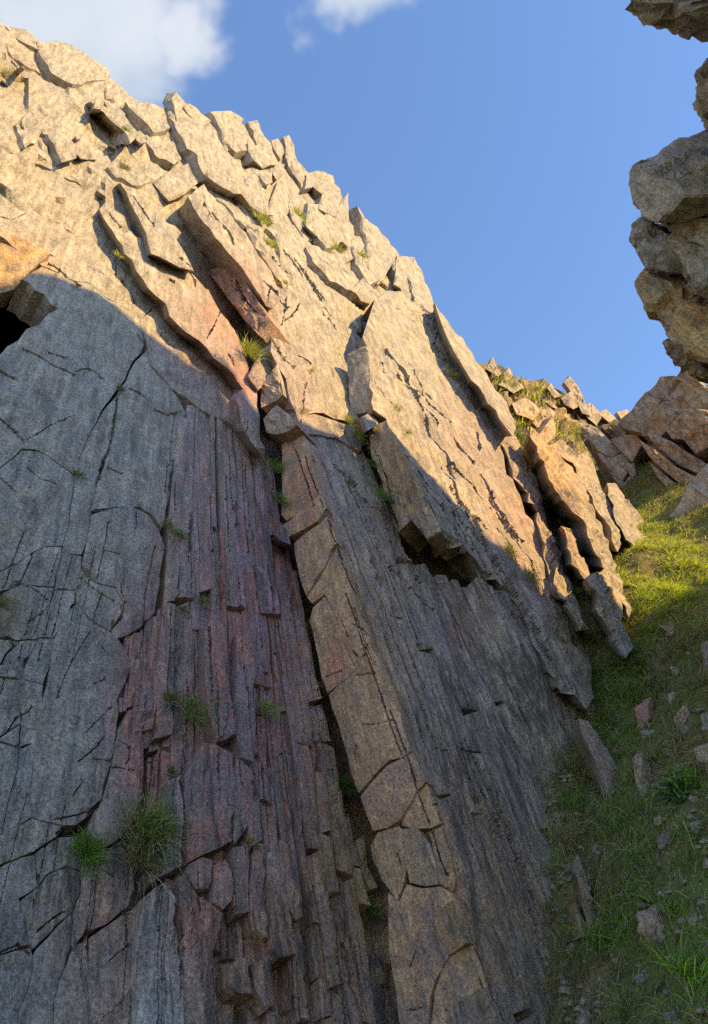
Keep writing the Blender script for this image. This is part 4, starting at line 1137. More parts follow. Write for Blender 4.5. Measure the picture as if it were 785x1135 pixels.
# ------------------------------------------------------------------ hillside, grey slabs and the far right wall
M_HILL = rock_material("hill_rubble", grey=(.24, .19, .10), warm=(.30, .22, .08), lichen=.2)
HILL = Plane(camvec(.22, .72, -.66), at(np.array(600.), np.array(450.), np.array(21.)))
hill = slab("hillside", [(500, 380), (530, 398), (548, 402), (562, 413), (580, 414), (600, 424), (625, 434), (642, 442), (660, 464), (690, 472), (730, 480), (800, 500), (800, 580), (700, 640), (600, 640), (540, 520)], M_HILL, None, plane=HILL, off=0, thick=4, res=3.5, amp=.25, chip=.16, chip_size=.9, bev=.0, cracks=False)
tag(hill, "sunlit rubbly hillside with yellow grass below the skyline", "hillside", kind="structure")
for pp, of in (([(541, 406), (546, 397), (557, 412), (552, 417)], .5), ([(558, 412), (565, 406), (570, 416), (562, 420)], .4), ([(606, 430), (612, 422), (622, 438), (614, 442)], .5), ([(626, 421), (632, 415), (646, 438), (656, 460), (646, 456)], .8), ([(622, 438), (632, 434), (646, 449), (636, 454)], .7),
               ([(568, 448), (584, 440), (600, 452), (594, 464), (572, 460)], .6), ([(590, 462), (606, 452), (616, 456), (612, 472), (596, 474)], .6), ([(646, 450), (656, 446), (668, 462), (662, 470), (650, 462)], .5), ([(552, 425), (570, 420), (582, 430), (570, 436)], .4), ([(600, 440), (612, 444), (622, 455), (610, 452)], .4),
               ([(640, 458), (655, 468), (664, 480), (650, 476)], .4), ([(546, 440), (556, 436), (566, 458), (572, 476), (562, 470)], .8), ([(664, 458), (672, 452), (684, 462), (676, 470)], .5), ([(684, 456), (696, 452), (700, 462), (690, 468)], .5)):
    slab("outcrop", pp, M_ROCK, hill, plane=HILL, off=of * .45, thick=.9, shift=(-4, 3), res=2.4, amp=.06, chip=.10, chip_size=.6, tint_add=(0, .35, 0), bev=.03, cracks=False)

MID = Plane(camvec(-.45, .45, -.77), at(np.array(680.), np.array(510.), np.array(15.5)))
RW = Plane(camvec(-.72, .30, -.63), at(np.array(720.), np.array(480.), np.array(15.)))
far = slab("far_wall", [(640, 480), (660, 470), (690, 474), (700, 458), (716, 440), (736, 424), (752, 418), (772, 420), (800, 430), (1000, 420), (1000, 760), (800, 700), (760, 600), (742, 560), (728, 520), (716, 500), (705, 510), (716, 545), (720, 575), (700, 575), (668, 530)], M_DEEP, None, plane=RW, off=-.35, thick=3, res=3.5, amp=.15, chip=.2, chip_size=.7, bev=0, cracks=False)
tag(far, "grey-brown stepped rock wall at the head of the gully on the right", "cliff", kind="structure")
for pp, of in (([(646, 475), (657, 470), (672, 485), (688, 500), (678, 506), (664, 500), (654, 490)], .0), ([(662, 502), (678, 508), (690, 502), (700, 520), (690, 532), (676, 524)], .03), ([(678, 527), (692, 534), (702, 522), (712, 545), (716, 562), (706, 567), (692, 548)], .0),
               ([(676, 488), (690, 482), (706, 478), (712, 490), (700, 512), (690, 502)], .15), ([(690, 514), (702, 512), (706, 526), (700, 528)], .1)):
    slab("rock_slab", pp, M_ROCK, far, plane=MID, off=of, thick=.7, res=2.4, amp=.04, chip=.05, chip_size=.5, cracks=False)
for pp, of in (([(750, 419), (755, 410), (765, 408), (771, 418), (760, 423)], .2), ([(715, 437), (722, 434), (735, 420), (750, 418), (770, 424), (755, 440), (738, 446)], .1), ([(686, 472), (700, 455), (715, 437), (735, 444), (718, 466), (712, 478), (700, 476)], .15), ([(712, 482), (720, 468), (738, 447), (756, 442), (764, 452), (742, 470), (730, 484)], .35),
               ([(742, 444), (758, 427), (800, 430), (800, 452), (766, 454)], .3), ([(738, 476), (764, 455), (800, 452), (800, 470), (775, 472), (757, 486), (745, 486)], .5), ([(757, 486), (772, 472), (786, 474), (784, 492), (768, 500)], .65), ([(784, 474), (800, 472), (800, 512), (786, 500)], .6),
               ([(722, 484), (742, 488), (766, 503), (800, 522), (800, 536), (762, 520), (732, 500)], .55), ([(716, 494), (730, 502), (748, 516), (768, 528), (800, 540), (790, 552), (766, 545), (742, 526), (724, 508)], .7), ([(724, 514), (742, 530), (762, 547), (772, 556), (764, 562), (744, 546), (730, 528)], .6), ([(735, 536), (750, 552), (762, 566), (752, 570), (742, 556)], .45), ([(752, 546), (775, 550), (800, 560), (800, 590), (778, 580), (760, 566)], .7), ([(748, 570), (762, 570), (790, 590), (800, 620), (776, 606), (758, 590)], .9), ([(728, 512), (742, 520), (738, 530), (729, 524)], .5)):
    slab("rock_slab", pp, M_ROCK, far, plane=RW, off=of, thick=.8, res=2.2, amp=.06, chip=.12, chip_size=.4, cracks=False, tint_add=(-.25, -.1, 0), tilt=(0, .25))
o = traced_rock("rock_block", [(742, 574), (764, 536), (788, 516), (870, 478), (890, 705), (800, 700), (772, 645), (752, 600)], 11.5, M_ROCK, None, thick=1.4, bulge=.3, seed=77, lean=(-.5, .3), amp=.05, chip=.06, chip_size=.4)
tag(o, "large grey block jutting in at the right edge above the grass", "rock")

# ------------------------------------------------------------------ stones lying in the turf
def turf_stone(ol, label, seed, mat=M_STONE, thick=.6, tint=(0, 0, 0), name="stone", dd=0.0, sink=1.0):
    c = np.mean(ol, 0); yb = max(p[1] for p in ol)
    w = max(p[0] for p in ol) - min(p[0] for p in ol)
    d = ground_hit(c[0], yb) + dd
    th = w * d / FPX * thick
    ol = [(x, y + (4 if y > c[1] else 0)) for x, y in ol]
    o = traced_rock(name, ol, d, mat, None, thick=th, bulge=th * .45, seed=seed, lean=(0, .5), tint=tint, amp=.006, chip=th * .14, chip_size=max(.04, th * .45), bev=th * .05, sub=3)
    o.location.z -= .22 * (max(p[1] for p in ol) - min(p[1] for p in ol)) * d / FPX
    tag(o, label, "stone", "stones lying in the turf")
    return o


for k, (ol, lab, tn, mt) in enumerate([
        ([(702, 776), (718, 764), (723, 775), (727, 790), (716, 796), (708, 801), (705, 788)], "angular pale stone with a rusty stain in the upper turf", (.7, .3, 0), M_STONE),
        ([(708, 753), (720, 742), (723, 748), (713, 756)], "small pale lump uphill of the rust-stained stone", (0, 0, 0), M_STONE),
        ([(709, 808), (728, 805), (730, 816), (715, 816)], "flat pale stone just below the rust-stained stone", (0, 0, 0), M_STONE),
        ([(745, 790), (757, 776), (763, 784), (757, 800), (750, 803)], "jagged grey stone among brown turf right of the rusty one", (.2, .3, 0), M_ROCK),
        ([(753, 803), (763, 800), (764, 808), (756, 812)], "small pale stone just under the jagged grey one", (0, 0, 0), M_STONE),
        ([(766, 819), (787, 812), (800, 815), (800, 852), (784, 848), (771, 831)], "big pale block cut by the right edge of the picture", (0, .2, 0), M_STONE),
        ([(776, 786), (783, 784), (785, 800), (777, 806)], "upright pale stone above the big block at the right edge", (0, 0, 0), M_STONE),
        ([(699, 826), (708, 821), (717, 838), (722, 868), (712, 874), (703, 852)], "pointed shaggy stone standing up left of the leafy plant", (0, .5, .2), M_ROCK),
        ([(763, 908), (775, 905), (780, 914), (776, 922), (768, 919)], "round white stone near the right edge below the plant", (0, 0, 0), M_STONE),
        ([(764, 881), (777, 879), (773, 887), (767, 886)], "small white stone at the foot of the leafy plant", (0, 0, 0), M_STONE),
        ([(724, 904), (745, 903), (746, 909), (727, 911)], "flat tan splinter of rock lying below the plant", (0, .6, 0), M_STONE),
        ([(728, 922), (742, 920), (749, 928), (744, 934), (730, 932)], "mossy grey stone below the tan splinter", (0, .2, .5), M_ROCK),
        ([(705, 1002), (725, 991), (731, 1000), (746, 1024), (742, 1034), (716, 1027), (708, 1014)], "squarish brown block sitting alone in the lower turf", (.1, .4, .1), M_ROCK),
        ([(704, 1079), (717, 1072), (723, 1077), (719, 1083), (706, 1085)], "flat pale stone low in the turf below the brown block", (0, 0, 0), M_STONE),
        ([(735, 1112), (745, 1105), (750, 1120), (748, 1145), (737, 1145)], "upright white stone at the bottom edge of the picture", (0, 0, 0), M_STONE),
        ([(762, 1014), (773, 1011), (775, 1018), (765, 1020)], "small pale stone right of the brown block", (0, 0, 0), M_STONE),
        ([(655, 937), (660, 931), (668, 945), (660, 948)], "small grey wedge in the turf near the wall", (0, 0, 0), M_ROCK),
        ([(739, 768), (750, 764), (752, 770), (742, 774)], "little pale flake above the jagged grey stone", (0, 0, 0), M_STONE),
        ([(640, 1120), (650, 1112), (656, 1125), (652, 1145), (641, 1145)], "pale stone at the bottom edge beside the wall foot", (0, 0, .1), M_STONE),
        ([(730, 690), (745, 684), (755, 694), (742, 702)], "weathered brown stone on the dark bank under the bright grass", (.1, .4, .3), M_ROCK),
        ([(742, 735), (752, 736), (756, 745), (747, 748)], "grey stone in the brown bank left of the right edge", (.1, .2, .2), M_ROCK),
        ([(775, 705), (790, 700), (795, 730), (780, 735)], "dark stone at the right edge in the brown bank", (.1, .2, .3), M_ROCK)]):
    turf_stone(ol, lab, 100 + k, mt, tint=tn, thick=.7)
for k, (pp, lab, tn) in enumerate([([(641, 797), (652, 800), (672, 830), (690, 860), (704, 890), (692, 900), (676, 880), (662, 855), (650, 825)], "long leaning slab with a pale broken edge at the wall foot", (.1, .4, .1)),
                                   ([(634, 955), (642, 950), (653, 980), (667, 1042), (657, 1046), (645, 1005)], "long brown slab sunk in dry grass near the wall", (.1, .6, .1)), ([(635, 1001), (641, 998), (651, 1036), (645, 1038)], "thin tan sliver of rock beside the long brown slab", (0, .8, 0))]):
    c = np.mean(pp, 0)
    d = ground_hit(c[0], c[1] + 12)
    pl = Plane(W.n, at(np.array(c[0]), np.array(c[1]), np.array(d - .12)))
    o = slab("rock_slab", pp, M_ROCK, None, plane=pl, off=.05, thick=.5 if k < 2 else .2, shift=(-16, 6) if k == 0 else (-6, 4), res=2.6, amp=.02, chip=.03, chip_size=.2, tint_add=tn, cracks=False)
    tag(o, lab, "rock slab")

# ------------------------------------------------------------------ grass
def blades(name, base, direc, length, width, col, droop, parent=None, seed=0, mat=M_BLADE, org=None):
    n = len(base)
    rs = np.random.RandomState(seed)
    d = direc / np.linalg.norm(direc, axis=1, keepdims=True)
    side = np.cross(d, rs.normal(size=(n, 3))); side /= np.linalg.norm(side, axis=1, keepdims=True) + 1e-9
    ts = np.array([0, .38, .72, 1.0]); wd = np.array([1, .85, .5, 0.0])
    V = np.zeros((n, 7, 3), np.float32)
    for k, (t, w) in enumerate(zip(ts, wd)):
        c = base + d * (length * t)[:, None] + np.array([0, 0, -1.0]) * (droop * length * t * t)[:, None]
        if k < 3:
            V[:, 2 * k] = c - side * (width * w)[:, None] * .5; V[:, 2 * k + 1] = c + side * (width * w)[:, None] * .5
        else:
            V[:, 6] = c
    b0 = base.mean(0) if org is None else np.array(org)
    tri = np.array([[0, 1, 3], [0, 3, 2], [2, 3, 5], [2, 5, 4], [4, 5, 6]])
    F = (np.arange(n)[:, None, None] * 7 + tri[None]).reshape(-1, 3)
    me = bpy.data.meshes.new(name)
    me.vertices.add(n * 7); me.vertices.foreach_set("co", (V.reshape(-1, 3) - b0).astype(np.float32).ravel())
    m = len(F)
    me.loops.add(m * 3); me.loops.foreach_set("vertex_index", F.astype(np.int32).ravel())
    me.polygons.add(m); me.polygons.foreach_set("loop_start", np.arange(0, m * 3, 3, dtype=np.int32)); me.polygons.foreach_set("loop_total", np.full(m, 3, np.int32))
    me.update(calc_edges=True)
    a = me.color_attributes.new("tint", 'FLOAT_COLOR', 'POINT')
    c4 = np.ones((n * 7, 4), np.float32); c4[:, :3] = np.repeat(col, 7, 0)
    a.data.foreach_set("color", c4.ravel())
    me.materials.append(mat)
    o = bpy.data.objects.new(name, me); COL.objects.link(o)
    if parent is not None:
        o.parent = parent; o.location = b0 - np.array(parent.location)
    else:
        o.location = b0
    return o


GREEN = np.array([.17, .32, .04]); LIME = np.array([.50, .60, .05]); DRY = np.array([.40, .30, .13]); OLIVE = np.array([.25, .25, .065]); DARK = np.array([.065, .09, .025]); STRAW = np.array([.50, .42, .24])


def mixcol(n, rs, pal, wts):
    idx = rs.choice(len(pal), n, p=np.array(wts) / sum(wts))
    return np.array(pal)[idx] * rs.uniform(.65, 1.35, (n, 1))


def tuft(px, py, wpx, off, pal, wts, label, n=160, droop=.55, plane=W, group="grass tufts growing from cracks in the wall", hpx=None, k=0.35, lift=.6, on_ground=False, name="grass_tuft", cat="grass tuft", bw=.0045):
    if on_ground:
        d = ground_hit(px, py); c = at(np.array(float(px)), np.array(float(py)), np.array(d)); nrm = unit(np.array([.3, -.5, .8]))
    else:
        c = plane.pt(np.array([float(px)]), np.array([float(py)]), off)[0]; nrm = plane.n
    d = (c - EYE) @ F_
    w = wpx * d / FPX; h = (hpx or wpx) * d / FPX
    rs = np.random.RandomState(int(px * 13 + py))
    n = int(n)
    a = rs.normal(size=(n, 3)); a -= (a @ nrm)[:, None] * nrm
    base = c + a * w * k * .5
    direc = nrm * lift + np.array([0, 0, 1.0]) * .75 + rs.normal(size=(n, 3)) * .5 + a * .35
    L = h * rs.uniform(.45, 1.0, n)
    col = mixcol(n, rs, pal, wts)
    wd = np.full(n, max(bw, d * .0006)) * rs.uniform(.7, 1.3, n)
    o = blades(name, base, direc, L, wd, col, rs.uniform(droop * .4, droop * 1.5, n), seed=int(px), org=c)
    tag(o, label, cat, group)
    return o


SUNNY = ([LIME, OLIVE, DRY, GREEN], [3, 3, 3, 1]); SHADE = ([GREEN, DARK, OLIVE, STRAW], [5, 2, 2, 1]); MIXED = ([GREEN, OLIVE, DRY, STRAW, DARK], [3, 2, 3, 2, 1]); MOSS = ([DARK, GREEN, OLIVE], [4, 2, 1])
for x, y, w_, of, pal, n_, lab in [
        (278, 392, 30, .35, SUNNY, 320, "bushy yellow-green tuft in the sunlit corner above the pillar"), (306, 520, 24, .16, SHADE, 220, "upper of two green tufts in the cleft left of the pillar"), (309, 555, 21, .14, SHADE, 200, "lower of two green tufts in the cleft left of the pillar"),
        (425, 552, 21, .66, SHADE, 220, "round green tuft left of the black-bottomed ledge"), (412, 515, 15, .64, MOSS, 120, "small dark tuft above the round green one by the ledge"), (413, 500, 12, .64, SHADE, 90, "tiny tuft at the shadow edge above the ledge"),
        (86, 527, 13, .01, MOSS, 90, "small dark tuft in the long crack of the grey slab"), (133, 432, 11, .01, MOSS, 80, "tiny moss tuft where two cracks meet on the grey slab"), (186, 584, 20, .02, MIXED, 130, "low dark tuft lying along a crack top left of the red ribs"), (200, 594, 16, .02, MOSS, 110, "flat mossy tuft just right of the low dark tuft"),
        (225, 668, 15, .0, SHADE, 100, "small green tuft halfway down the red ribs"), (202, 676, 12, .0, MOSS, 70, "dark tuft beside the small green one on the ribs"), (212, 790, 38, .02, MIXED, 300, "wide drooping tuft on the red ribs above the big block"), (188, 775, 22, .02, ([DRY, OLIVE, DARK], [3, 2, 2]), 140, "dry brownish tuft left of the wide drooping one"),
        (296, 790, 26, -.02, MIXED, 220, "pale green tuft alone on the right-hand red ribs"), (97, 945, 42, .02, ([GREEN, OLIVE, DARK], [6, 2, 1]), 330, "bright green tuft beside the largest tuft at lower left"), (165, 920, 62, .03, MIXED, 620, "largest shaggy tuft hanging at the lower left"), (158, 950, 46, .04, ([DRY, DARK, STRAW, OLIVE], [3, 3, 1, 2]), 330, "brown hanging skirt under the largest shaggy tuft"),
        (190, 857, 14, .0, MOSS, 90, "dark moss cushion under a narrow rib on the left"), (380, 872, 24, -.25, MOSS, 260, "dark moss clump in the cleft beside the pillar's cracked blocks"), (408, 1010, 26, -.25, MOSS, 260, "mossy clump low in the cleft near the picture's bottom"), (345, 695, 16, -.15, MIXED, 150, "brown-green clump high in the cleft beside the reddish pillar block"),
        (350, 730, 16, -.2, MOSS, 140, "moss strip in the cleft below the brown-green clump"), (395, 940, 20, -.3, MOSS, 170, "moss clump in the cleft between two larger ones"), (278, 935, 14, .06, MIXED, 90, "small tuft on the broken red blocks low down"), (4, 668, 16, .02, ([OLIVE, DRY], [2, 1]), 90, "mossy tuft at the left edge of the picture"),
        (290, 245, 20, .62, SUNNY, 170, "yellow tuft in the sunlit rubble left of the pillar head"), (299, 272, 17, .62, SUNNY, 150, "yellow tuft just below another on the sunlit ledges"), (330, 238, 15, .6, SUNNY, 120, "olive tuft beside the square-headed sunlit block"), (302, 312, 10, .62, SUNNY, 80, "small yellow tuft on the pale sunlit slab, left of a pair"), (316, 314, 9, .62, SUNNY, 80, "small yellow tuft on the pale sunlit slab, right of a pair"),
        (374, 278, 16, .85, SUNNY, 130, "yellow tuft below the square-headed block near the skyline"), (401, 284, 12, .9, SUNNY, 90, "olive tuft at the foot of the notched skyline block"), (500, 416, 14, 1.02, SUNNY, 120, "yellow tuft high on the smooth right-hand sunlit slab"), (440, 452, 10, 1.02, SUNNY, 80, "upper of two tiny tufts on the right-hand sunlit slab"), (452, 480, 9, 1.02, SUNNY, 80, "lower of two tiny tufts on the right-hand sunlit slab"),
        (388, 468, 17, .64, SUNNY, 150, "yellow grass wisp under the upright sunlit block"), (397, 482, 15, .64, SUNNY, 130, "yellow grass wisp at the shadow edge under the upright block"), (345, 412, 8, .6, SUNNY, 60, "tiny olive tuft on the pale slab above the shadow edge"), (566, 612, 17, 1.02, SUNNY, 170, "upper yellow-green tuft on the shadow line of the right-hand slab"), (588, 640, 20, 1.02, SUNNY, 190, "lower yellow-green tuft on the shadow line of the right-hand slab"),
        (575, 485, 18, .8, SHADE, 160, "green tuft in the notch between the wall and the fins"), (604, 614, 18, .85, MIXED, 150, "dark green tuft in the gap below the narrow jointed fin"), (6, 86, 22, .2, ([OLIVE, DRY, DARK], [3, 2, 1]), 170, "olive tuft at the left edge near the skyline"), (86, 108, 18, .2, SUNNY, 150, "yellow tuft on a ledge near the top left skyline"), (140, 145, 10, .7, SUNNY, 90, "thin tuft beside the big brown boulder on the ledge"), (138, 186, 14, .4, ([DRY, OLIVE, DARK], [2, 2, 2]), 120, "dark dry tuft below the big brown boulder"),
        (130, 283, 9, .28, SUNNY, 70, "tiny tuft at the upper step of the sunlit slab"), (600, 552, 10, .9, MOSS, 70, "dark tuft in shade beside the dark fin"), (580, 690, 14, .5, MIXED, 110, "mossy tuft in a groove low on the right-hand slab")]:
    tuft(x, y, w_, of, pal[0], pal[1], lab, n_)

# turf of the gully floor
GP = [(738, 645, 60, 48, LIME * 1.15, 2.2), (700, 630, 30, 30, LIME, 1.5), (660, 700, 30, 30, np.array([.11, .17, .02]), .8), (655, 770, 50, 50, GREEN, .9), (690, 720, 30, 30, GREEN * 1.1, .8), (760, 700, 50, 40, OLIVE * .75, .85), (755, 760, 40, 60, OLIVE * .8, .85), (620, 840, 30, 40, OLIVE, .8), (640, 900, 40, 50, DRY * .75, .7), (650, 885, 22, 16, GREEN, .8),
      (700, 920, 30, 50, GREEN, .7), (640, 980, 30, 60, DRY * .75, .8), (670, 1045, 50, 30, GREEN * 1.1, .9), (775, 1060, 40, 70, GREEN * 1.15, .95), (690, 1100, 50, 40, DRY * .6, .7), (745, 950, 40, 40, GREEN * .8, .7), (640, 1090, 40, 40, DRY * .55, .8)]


def turf(name, label, n, region, length, seed, clusters=0, wmul=1.0):
    rs = np.random.RandomState(seed)
    x0, x1, y0, y1 = region
    # even by area, thicker where the bank is near
    x = rs.uniform(x0, x1, n * 3); y = y0 + (y1 - y0) * rs.uniform(0, 1, n * 3) ** 1.35
    z = ground_z(x, y)
    P = np.stack([x, y, z], -1)
    px, py = to_pix(P)
    q = (P - EYE) @ W.n + W.D
    ok = (q > .25) & (px > 560) & (px < 960) & (py < 1300) & (py > 500)
    P, px, py = P[ok][:n], px[ok][:n], py[ok][:n]
    n = len(P)
    rad = np.zeros((n, 3))
    if clusters:
        ci = rs.randint(0, clusters, n)
        rad = rs.normal(size=(n, 3)) * np.array([1, 1, 0])
        P = P[ci] + rad * rs.uniform(.02, .08, clusters)[ci][:, None]
        P[:, 2] = ground_z(P[:, 0], P[:, 1]); px, py = to_pix(P)
    cl = fbm(P * 3.2, 3, 21); cl2 = vnoise(P * 9, 33)
    if clusters: cl2 = vnoise(P * 2.5, 35)
    keep = cl + .6 * cl2 + rs.uniform(-.3, .4, n) > (-.22 if not clusters else -.9)
    P, px, py, cl, cl2, rad = P[keep], px[keep], py[keep], cl[keep], cl2[keep], rad[keep]
    n = len(P)
    col = np.tile(OLIVE, (n, 1)); wsum = np.full(n, .25)
    acc = col * .25
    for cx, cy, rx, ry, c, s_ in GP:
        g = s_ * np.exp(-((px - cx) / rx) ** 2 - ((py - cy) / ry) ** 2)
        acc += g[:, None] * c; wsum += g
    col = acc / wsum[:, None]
    dry = rs.uniform(0, 1, n) < np.clip(.16 + .3 * cl2 + .15 * (col[:, 0] > col[:, 1] * .8), .04, .6)
    col = np.where(dry[:, None], STRAW * .8, col) * rs.uniform(.55, 1.4, (n, 1))
    slope = np.array([.25, -.55, .8])
    direc = slope + rs.normal(size=(n, 3)) * .42 + rad * .5
    L = length * rs.uniform(.45, 1.15, n) * np.clip(1 + .7 * cl, .4, 1.8)
    d = (P - EYE) @ F_
    P[:, 2] -= .01
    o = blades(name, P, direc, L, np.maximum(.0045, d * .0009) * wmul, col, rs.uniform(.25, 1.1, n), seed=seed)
    tag(o, label, "grass", kind="stuff")
    return o


turf("grass", "short green and straw-coloured turf covering the gully floor", 110000, (.6, 6.5, 3.0, 15.0), .12, 3, wmul=1.25)
turf("long_grass", "longer drooping tussock grass on the lower bank", 42000, (.6, 4.5, 3.0, 9.5), .22, 8, clusters=330, wmul=1.15)
# turf on the hillside
rs = np.random.RandomState(5)
hx, hy = rs.uniform(530, 730, 9000), rs.uniform(400, 560, 9000)
m = inside(hx, hy, [(540, 405), (562, 416), (600, 428), (642, 446), (660, 468), (700, 476), (720, 500), (735, 560), (600, 560), (560, 480)])
hx, hy = hx[m], hy[m]
P = HILL.pt(hx, hy, .12)
k = fbm(P * .9, 3, 4) > -.1
P = P[k]; n = len(P)
o = blades("hill_grass", P, np.array([.1, -.3, 1.0]) + rs.normal(size=(n, 3)) * .35, rs.uniform(.15, .42, n), np.full(n, .03), mixcol(n, rs, [LIME, DRY, OLIVE, STRAW], [2, 3, 2, 2]), rs.uniform(.2, .8, n), seed=2)
tag(o, "yellow grass on the sunlit hillside under the skyline", "grass", kind="stuff")

# tussocks and the leafy plant
for x, y, w_, pal, n_, lab in [(640, 850, 50, MIXED, 420, "shaggy dry tussock at the wall foot above the lower bank"), (612, 830, 40, ([OLIVE, DRY, GREEN], [3, 3, 2]), 320, "olive tussock tucked against the wall foot"), (640, 895, 40, SHADE, 300, "green tussock below the shaggy dry one"), (625, 930, 46, ([DRY, STRAW, OLIVE], [3, 2, 2]), 380, "straw-coloured tussock hanging beside the wall"),
                             (670, 1048, 46, SHADE, 360, "dense green tussock above the bottom edge"), (632, 1050, 40, ([DRY, STRAW, DARK], [3, 2, 2]), 300, "dry tussock at the foot of the wall near the bottom"), (775, 1085, 60, ([GREEN, LIME, DARK], [5, 1, 1]), 520, "lush green tussock in the bottom right corner"), (735, 1060, 40, MIXED, 300, "mixed tussock right of the flat pale stone"), (690, 915, 36, SHADE, 300, "green tussock right of the small grey wedge"),
                             (636, 700, 24, SUNNY, 240, "yellow-green tussock at the wall's far foot by the fins"), (770, 930, 34, SHADE, 260, "green tussock by the round white stone"), (700, 1115, 40, MIXED, 320, "mixed tussock at the bottom edge"),
                             (652, 800, 30, SHADE, 260, "green tussock under the lowest tip of the right-hand slab"), (662, 775, 24, SHADE, 220, "small green tussock at the far tip of the right-hand slab"), (604, 870, 34, ([OLIVE, DRY, DARK], [3, 3, 1]), 280, "olive fringe of grass against the wall foot, upper part"), (606, 965, 34, ([DRY, OLIVE, DARK], [3, 3, 1]), 280, "dry fringe of grass against the wall foot, lower part"),
                             (612, 1010, 36, ([OLIVE, DRY, DARK], [3, 3, 1]), 280, "olive fringe of grass beside the long brown slab"), (616, 1095, 38, ([DRY, STRAW, OLIVE], [3, 1, 2]), 320, "straw fringe at the wall foot near the bottom edge"), (745, 1010, 36, SHADE, 300, "green tussock beside the squarish brown block"), (660, 980, 34, MIXED, 280, "mixed tussock right of the long brown slab"), (730, 840, 40, MIXED, 320, "mixed tussock below the flat pale stone"), (690, 770, 30, SHADE, 260, "green tussock left of the rust-stained stone"),
                             (770, 870, 44, ([GREEN, DARK, LIME], [4, 2, 1]), 360, "dark green tussock around the strap-leaved plant"), (760, 720, 30, ([OLIVE, DRY, DARK], [3, 3, 2]), 260, "brown tussock on the dark bank under the bright grass"), (720, 700, 24, ([GREEN, OLIVE, LIME], [3, 2, 1]), 220, "green tussock at the shadow edge of the bright grass"),
                             (630, 676, 20, SUNNY, 220, "yellow-green tussock at the foot of the narrow jointed fin"), (652, 708, 24, SHADE, 240, "green tussock at the foot of the stubby grey fin"), (684, 738, 26, SHADE, 240, "green tussock under the broken stones of the tallest fin"), (706, 735, 20, SHADE, 200, "small green tussock at the right foot of the tallest fin"), (700, 650, 20, SUNNY, 240, "lime tussock between the tallest fin and the sunlit hump"), (745, 655, 30, ([LIME, OLIVE, DRY], [5, 1, 1]), 320, "bright lime tussock on the sunlit mound"), (720, 665, 26, ([LIME, GREEN], [4, 2]), 300, "lime tussock at the lower rim of the sunlit mound")]:
    tuft(x, y, w_, 0, pal[0], pal[1], lab, n_, droop=.7, on_ground=True, group="tussocks on the gully floor", k=.5)
c_d = ground_hit(752, 885)
c = at(np.array(752.), np.array(880.), np.array(c_d))
pl = empty("leafy_plant", c)
tag(pl, "dark green strap-leaved plant with pale arching blades at the right edge", "plant")
rs = np.random.RandomState(2)
n = 150
dr = rs.normal(size=(n, 3)); dr[:, 2] = np.abs(dr[:, 2]) + .5
w0 = c_d / FPX
blades("leaves", c + rs.normal(size=(n, 3)) * .04, dr, rs.uniform(22, 46, n) * w0, np.full(n, .012), mixcol(n, rs, [GREEN * .8, np.array([.04, .10, .03])], [1, 1]), rs.uniform(.3, 1.0, n), parent=pl, seed=4)
n = 14
dr = rs.normal(size=(n, 3)); dr[:, 0] *= 1.6; dr[:, 2] = np.abs(dr[:, 2]) + .9
blades("pale_blades", c + rs.normal(size=(n, 3)) * .04, dr, rs.uniform(40, 62, n) * w0, np.full(n, .009), np.tile(np.array([.36, .40, .30]), (n, 1)), rs.uniform(.7, 1.3, n), parent=pl, seed=6)
c_d = ground_hit(712, 1008); c = at(np.array(716.), np.array(1000.), np.array(c_d - .04))
pl2 = empty("broad_leaf_plant", c)
tag(pl2, "small seedling with broad yellow-green leaves beside the brown block", "plant")
rs = np.random.RandomState(9)
for k in range(6):
    a = k * 1.05 + .3
    dr = np.array([[math.cos(a), -.5 + .3 * math.sin(a), .6 + .3 * math.sin(a)]])
    blades("leaf", c[None] + .0, dr, np.array([.085 + .02 * (k % 3)]), np.array([.04]), np.array([[.10, .17, .03]]) * rs.uniform(.8, 1.2), np.array([.3]), parent=pl2, seed=k)
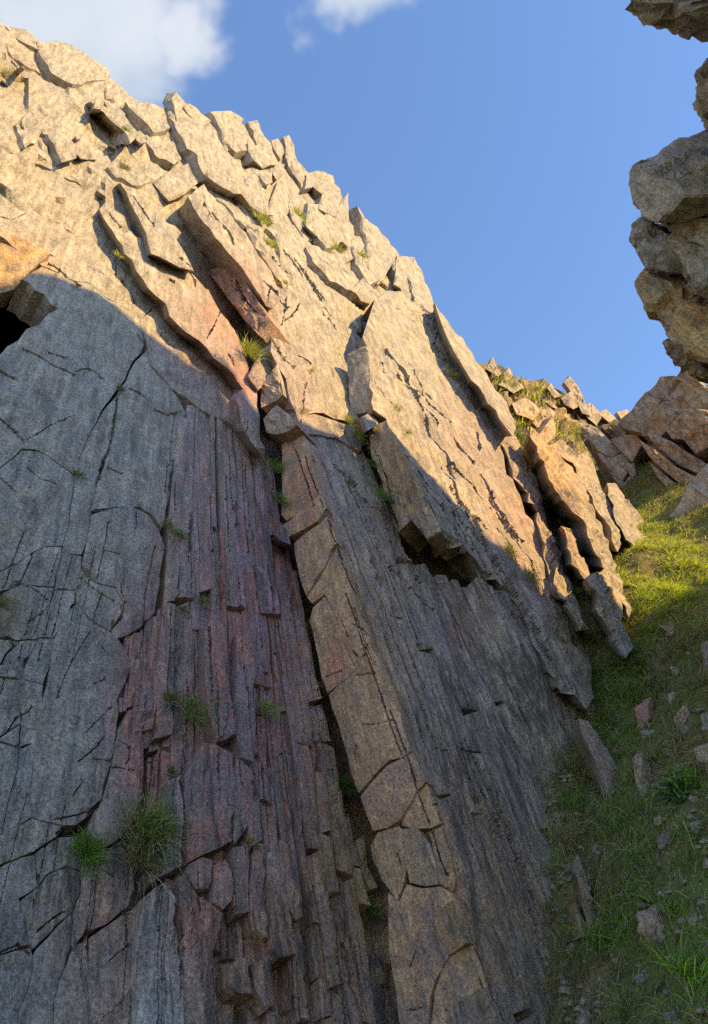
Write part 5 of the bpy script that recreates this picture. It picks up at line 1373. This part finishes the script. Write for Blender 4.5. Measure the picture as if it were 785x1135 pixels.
# gravel at the wall foot and in bare patches, dead stalks
rs = np.random.RandomState(44)
gv, gf = [], []
ico = np.array([(0, 0, 1), (.9, 0, .3), (.28, .85, .3), (-.72, .53, .3), (-.72, -.53, .3), (.28, -.85, .3), (.72, .53, -.4), (-.28, .85, -.4), (-.9, 0, -.4), (-.28, -.85, -.4), (.72, -.53, -.4), (0, 0, -.9)])
icf = [(0, 1, 2), (0, 2, 3), (0, 3, 4), (0, 4, 5), (0, 5, 1), (1, 6, 2), (2, 7, 3), (3, 8, 4), (4, 9, 5), (5, 10, 1), (6, 7, 2), (7, 8, 3), (8, 9, 4), (9, 10, 5), (10, 6, 1), (6, 11, 7), (7, 11, 8), (8, 11, 9), (9, 11, 10), (10, 11, 6)]
for i in range(420):
    if i < 240:
        y_ = rs.uniform(770, 1150); x_ = np.interp(y_, [770, 800, 880, 1000, 1150], [664, 628, 606, 612, 628]) + abs(rs.normal()) * 16
    else:
        x_, y_ = rs.uniform(640, 800), rs.uniform(700, 1150)
    d_ = ground_hit(x_, y_)
    c_ = at(np.array(x_), np.array(y_), np.array(d_))
    sz = rs.uniform(.010, .034) * (1.5 if rs.rand() < .12 else 1)
    v = ico * rs.uniform(.6, 1.2, (12, 3)) * sz * np.array([rs.uniform(.8, 1.4), rs.uniform(.8, 1.2), rs.uniform(.5, .9)])
    a_ = rs.uniform(0, 6.28); ca_, sa_ = math.cos(a_), math.sin(a_)
    v = v @ np.array([[ca_, -sa_, 0], [sa_, ca_, 0], [0, 0, 1]])
    gf += [tuple(k + len(gv) * 12 for k in f) for f in icf]
    gv.append(v + c_ + np.array([0, 0, sz * .5]))
gv = np.concatenate(gv)
o = make_obj("gravel", gv, gf, M_STONE, None, np.tile(np.array([.05, .2, .05]), (len(gv), 1)), 10)
tag(o, "loose gravel and chips along the wall foot and in the turf", "gravel", kind="stuff")
n = 420
x_ = rs.uniform(600, 800, n); y_ = rs.uniform(690, 1140, n)
P = np.array([at(np.array(a), np.array(c), np.array(ground_hit(a, c))) for a, c in zip(x_, y_)])
P = P[((P - EYE) @ W.n + W.D) > .3]; n = len(P)
o = blades("dead_stalks", P, np.array([.15, -.4, .9]) + rs.normal(size=(n, 3)) * .45, rs.uniform(.16, .38, n), np.full(n, .0042), STRAW * rs.uniform(.6, 1.3, (n, 1)), rs.uniform(.3, 1.2, n), seed=12)
tag(o, "dead straw-coloured stalks standing among the turf", "grass", kind="stuff")
print("objects", len(bpy.data.objects), "tris", sum(len(o.data.polygons) for o in bpy.data.objects if o.type == 'MESH'))
